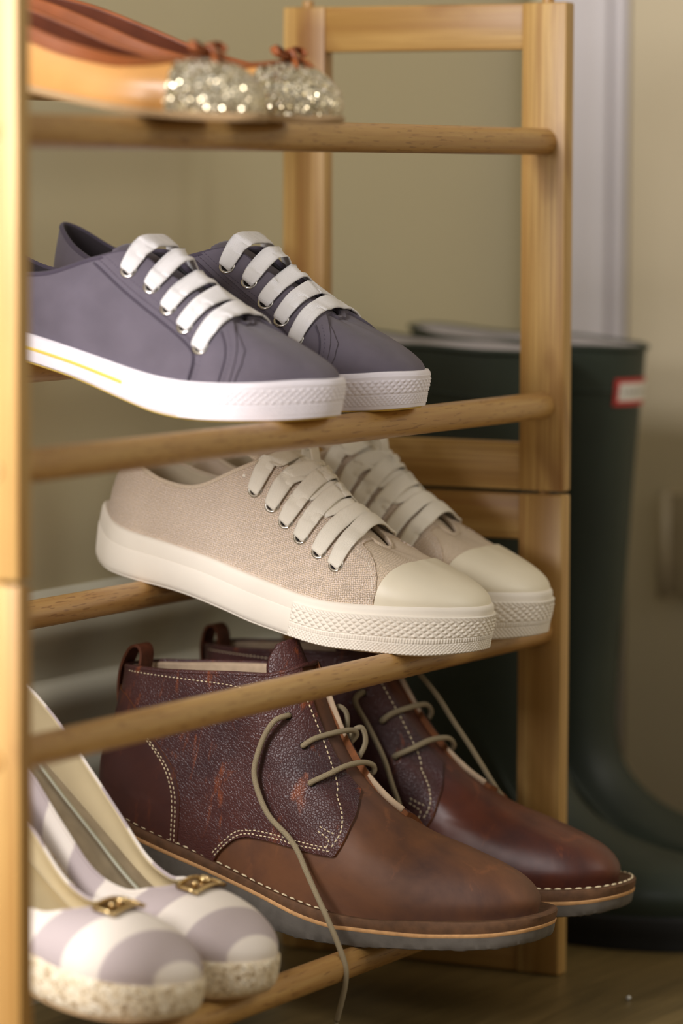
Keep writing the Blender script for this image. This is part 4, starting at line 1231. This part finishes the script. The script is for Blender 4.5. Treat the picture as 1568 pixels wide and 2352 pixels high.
# ------------------------------------------------------------------ rubber boots
def welly(xc, ycentre, hand, label, with_label):
    """local X to the toe (world -y), origin on the floor below the shaft axis"""
    Mx = Matrix(((0, 1, 0), (-1, 0, 0), (0, 0, 1))).to_4x4()
    Mx.translation = Vector((xc, ycentre, 0))*S
    root = empty('rubber_boot', label, 'rubber boot', 'dark green rubber boots beyond the rack', Mx)
    wk = skew(hand, 80, 210, 6.0)
    def slump(V):
        V = wk(V); V[:, 0] -= (0.0 if with_label else 0.075)*np.maximum(0, V[:, 2]-118); return V
    WARP[0] = slump
    W = [
     [(212, 0, 22), (218, 0, 40), (200, 0, 58), (150, 0, 68), (108, 0, 86), (80, 0, 120), (77, 0, 178), (84, 0, 255), (90, 0, 345), (98, 0, 433)],
     [(204, 24, 22), (210, 26, 40), (190, 22, 57), (145, 18, 67), (103, 15, 85), (76, 15, 119), (74, 16, 178), (80, 18, 255), (86, 20, 345), (93, 24, 433)],
     [(180, 42, 22), (184, 46, 40), (166, 40, 54), (127, 33, 65), (91, 28, 84), (67, 28, 118), (64, 30, 178), (69, 34, 255), (74, 40, 345), (79, 46, 434)],
     [(140, 48, 20), (140, 51, 36), (126, 47, 52), (99, 41, 66), (72, 36, 88), (50, 36, 122), (44, 38, 180), (47, 46, 256), (51, 54, 346), (55, 62, 435)],
     [(98, 44, 20), (97, 46, 36), (90, 44, 60), (72, 41, 84), (50, 38, 110), (30, 39, 145), (14, 43, 192), (12, 52, 260), (14, 61, 350), (16, 70, 438)],
     [(50, 38, 20), (49, 39, 38), (44, 39, 62), (32, 38, 88), (18, 37, 114), (4, 39, 148), (-8, 43, 194), (-12, 52, 262), (-14, 61, 350), (-16, 70, 438)],
     [(0, 36, 20), (-1, 37, 38), (-4, 37, 62), (-10, 36, 90), (-18, 36, 118), (-26, 37, 150), (-34, 38, 196), (-40, 44, 264), (-46, 52, 350), (-50, 60, 440)],
     [(-46, 32, 20), (-47, 33, 40), (-47, 33, 64), (-47, 31, 92), (-47, 29, 120), (-49, 28, 152), (-54, 28, 198), (-62, 32, 266), (-70, 38, 350), (-76, 42, 444)],
     [(-72, 16, 20), (-74, 17, 40), (-72, 17, 64), (-68, 16, 92), (-64, 15, 120), (-63, 15, 152), (-67, 15, 200), (-76, 17, 268), (-85, 20, 350), (-92, 22, 446)],
     [(-78, 0, 20), (-80, 0, 40), (-78, 0, 64), (-73, 0, 92), (-69, 0, 120), (-68, 0, 152), (-72, 0, 200), (-81, 0, 268), (-90, 0, 350), (-97, 0, 446)]]
    W = [[(x, y*(1-0.17*min(1, max(0, (z-150)/100))), z) for x, y, z in row] for row in W]
    sf = Surf(W, nsub=12, nv=72)
    O = closed_outline([(222, 0), (217, 18), (206, 34), (182, 47), (142, 53), (98, 48), (50, 41), (0, 39), (-46, 36), (-74, 20), (-84, 8), (-85, 0)], n=10)
    sole_layer('sole', 'welly_sole', root, O, lambda x: 0*x+np.where(np.abs(x-25) < 22, 7.0, 0.2), lambda x: 26+0*x, [(0, -1), (.1, 0), (.45, 0), (.5, 1), (.9, 1), (1, -1.5), (1, -6)])
    sf.grid('shaft', 'welly', root)
    sf.lining('lining', 'welly_lining', root, 3.0, 0.15)
    insole('insole', 'welly_lining', root, O, lambda x: 24+0*x, 6.0)
    for nm, j, r in (('rim_band', sf.nv-1, 2.2), ('rim_band', sf.nv-4, 1.2)):
        m = MB(); sweep(m, resample(sf.P[:, j]+sf.N[:, j]*.4, 4), circ(r, 8), None, False); m.build(nm, 'welly', root)
    def foot(P): return 44-P[:, 2]-4*np.sin(P[:, 0]/60)
    sf.panel('foot_band', foot, 1.6, 'welly', root, 0)
    # strap and buckle on the outer side
    if with_label:
        # label on the front of the shaft: red frame, white field, dark letters, bent round the tube
        zc = 400; hw, hh = 26, 11
        def onshaft(a, z, off):
            # a = arc length from the front line towards the near side (-Y)
            row = sf.P; j = int(np.argmin(np.abs(row[0, :, 2]-z)))
            ring = row[:, j]; d = np.r_[0, np.cumsum(np.linalg.norm(np.diff(ring, axis=0), axis=1))]
            q = a % d[-1]
            p = np.array([np.interp(q, d, ring[:, k]) for k in range(3)]); nn = np.array([np.interp(q, d, sf.N[:, j, k]) for k in range(3)])
            p[2] = z; return p+nrm(nn)*off
        def plate(nm, mat, a0, a1, z0, z1, off, par):
            V, F = [], []; K = 16
            for k in range(K+1):
                a = a0+(a1-a0)*k/K
                V += [onshaft(a, z0, off), onshaft(a, z1, off), onshaft(a, z1, 0.2), onshaft(a, z0, 0.2)]
            for k in range(K):
                for q in range(4): F.append((4*k+q, 4*k+4+q, 4*k+4+(q+1) % 4, 4*k+(q+1) % 4))
            F += [(0, 1, 2, 3), (4*K+3, 4*K+2, 4*K+1, 4*K)]
            return mk(nm, V, F, mat, par, True, sharp=40)
        lb = plate('label_plate', 'label_red', -24, 28, zc-11, zc+10, 1.4, root)
        plate('label_field', 'label_white', -20, 24, zc-7.2, zc+6.6, 1.8, lb)
        cu = bpy.data.curves.new('label_text', 'FONT'); cu.body = 'HUNTER'; cu.size = 9.6; cu.align_x = 'CENTER'; cu.align_y = 'CENTER'
        to = bpy.data.objects.new('label_text_source', cu); COL.objects.link(to)
        bpy.context.view_layer.update()
        me = bpy.data.meshes.new_from_object(to.evaluated_get(bpy.context.evaluated_depsgraph_get()))
        V = [onshaft(2-v.co.x*1.0, zc+1.2+v.co.y, 2.0) for v in me.vertices]; F = [tuple(p.vertices) for p in me.polygons]
        bpy.data.objects.remove(to)
        mk('lettering', V, F, 'label_ink', lb, False)
    return root

# ------------------------------------------------------------------ build
build_materials()
build_room()
build_rack(0.0, 'shoe_rack', 'lower tier of the light bamboo shoe rack, standing on the floor', ((59.3, 95.5), (245.2, 281.4)))
build_rack(343.3, 'shoe_rack', 'upper tier of the light bamboo shoe rack, stacked on the lower one', ((404.3, 440.5), (588.1, 620.7)))
ballet_flat(170, 40, 1, 'near tan ballet flat with champagne glitter toe and rust bow, beside the left post', 1)
ballet_flat(270, 40, -1, 'far tan ballet flat with champagne glitter toe, behind the other flat on the top shelf', 2)
slate_sneaker(331, 60, 1, 'near slate grey canvas sneaker with white laces and yellow line along its white sole', 3)
slate_sneaker(455, 60, -1, 'far slate grey canvas sneaker with white laces, its heel collar rising behind the near one', 4)
cream_sneaker(495, 52, 1, 'near cream woven sneaker with rubber toe cap and textured toe bumper', 5)
cream_sneaker(600, 55, -1, 'far cream woven sneaker with rubber toe cap, against the right frame of the rack', 6)
chukka(458, 45, 1, 'near brown pebbled leather chukka boot with long khaki lace hanging below the dowel', 7, True)
chukka(590, 45, -1, 'far reddish brown chukka boot with burnished toe, beside the right frame of the rack', 8, False)
pump(160, 25, 1, 'near striped linen wedge pump with gold buckle, beside the left post of the rack', 9)
pump(250, 20, -1, 'far striped linen wedge pump with gold buckle, between near pump and brown boots', 10)
welly(846, 150, 1, 'near dark green rubber boot, half hidden behind the front leg of the rack', False)
welly(968, 161, -1, 'far dark green rubber boot with red and white label on its shaft', True)
WARP[0] = None
bpy.context.view_layer.update()
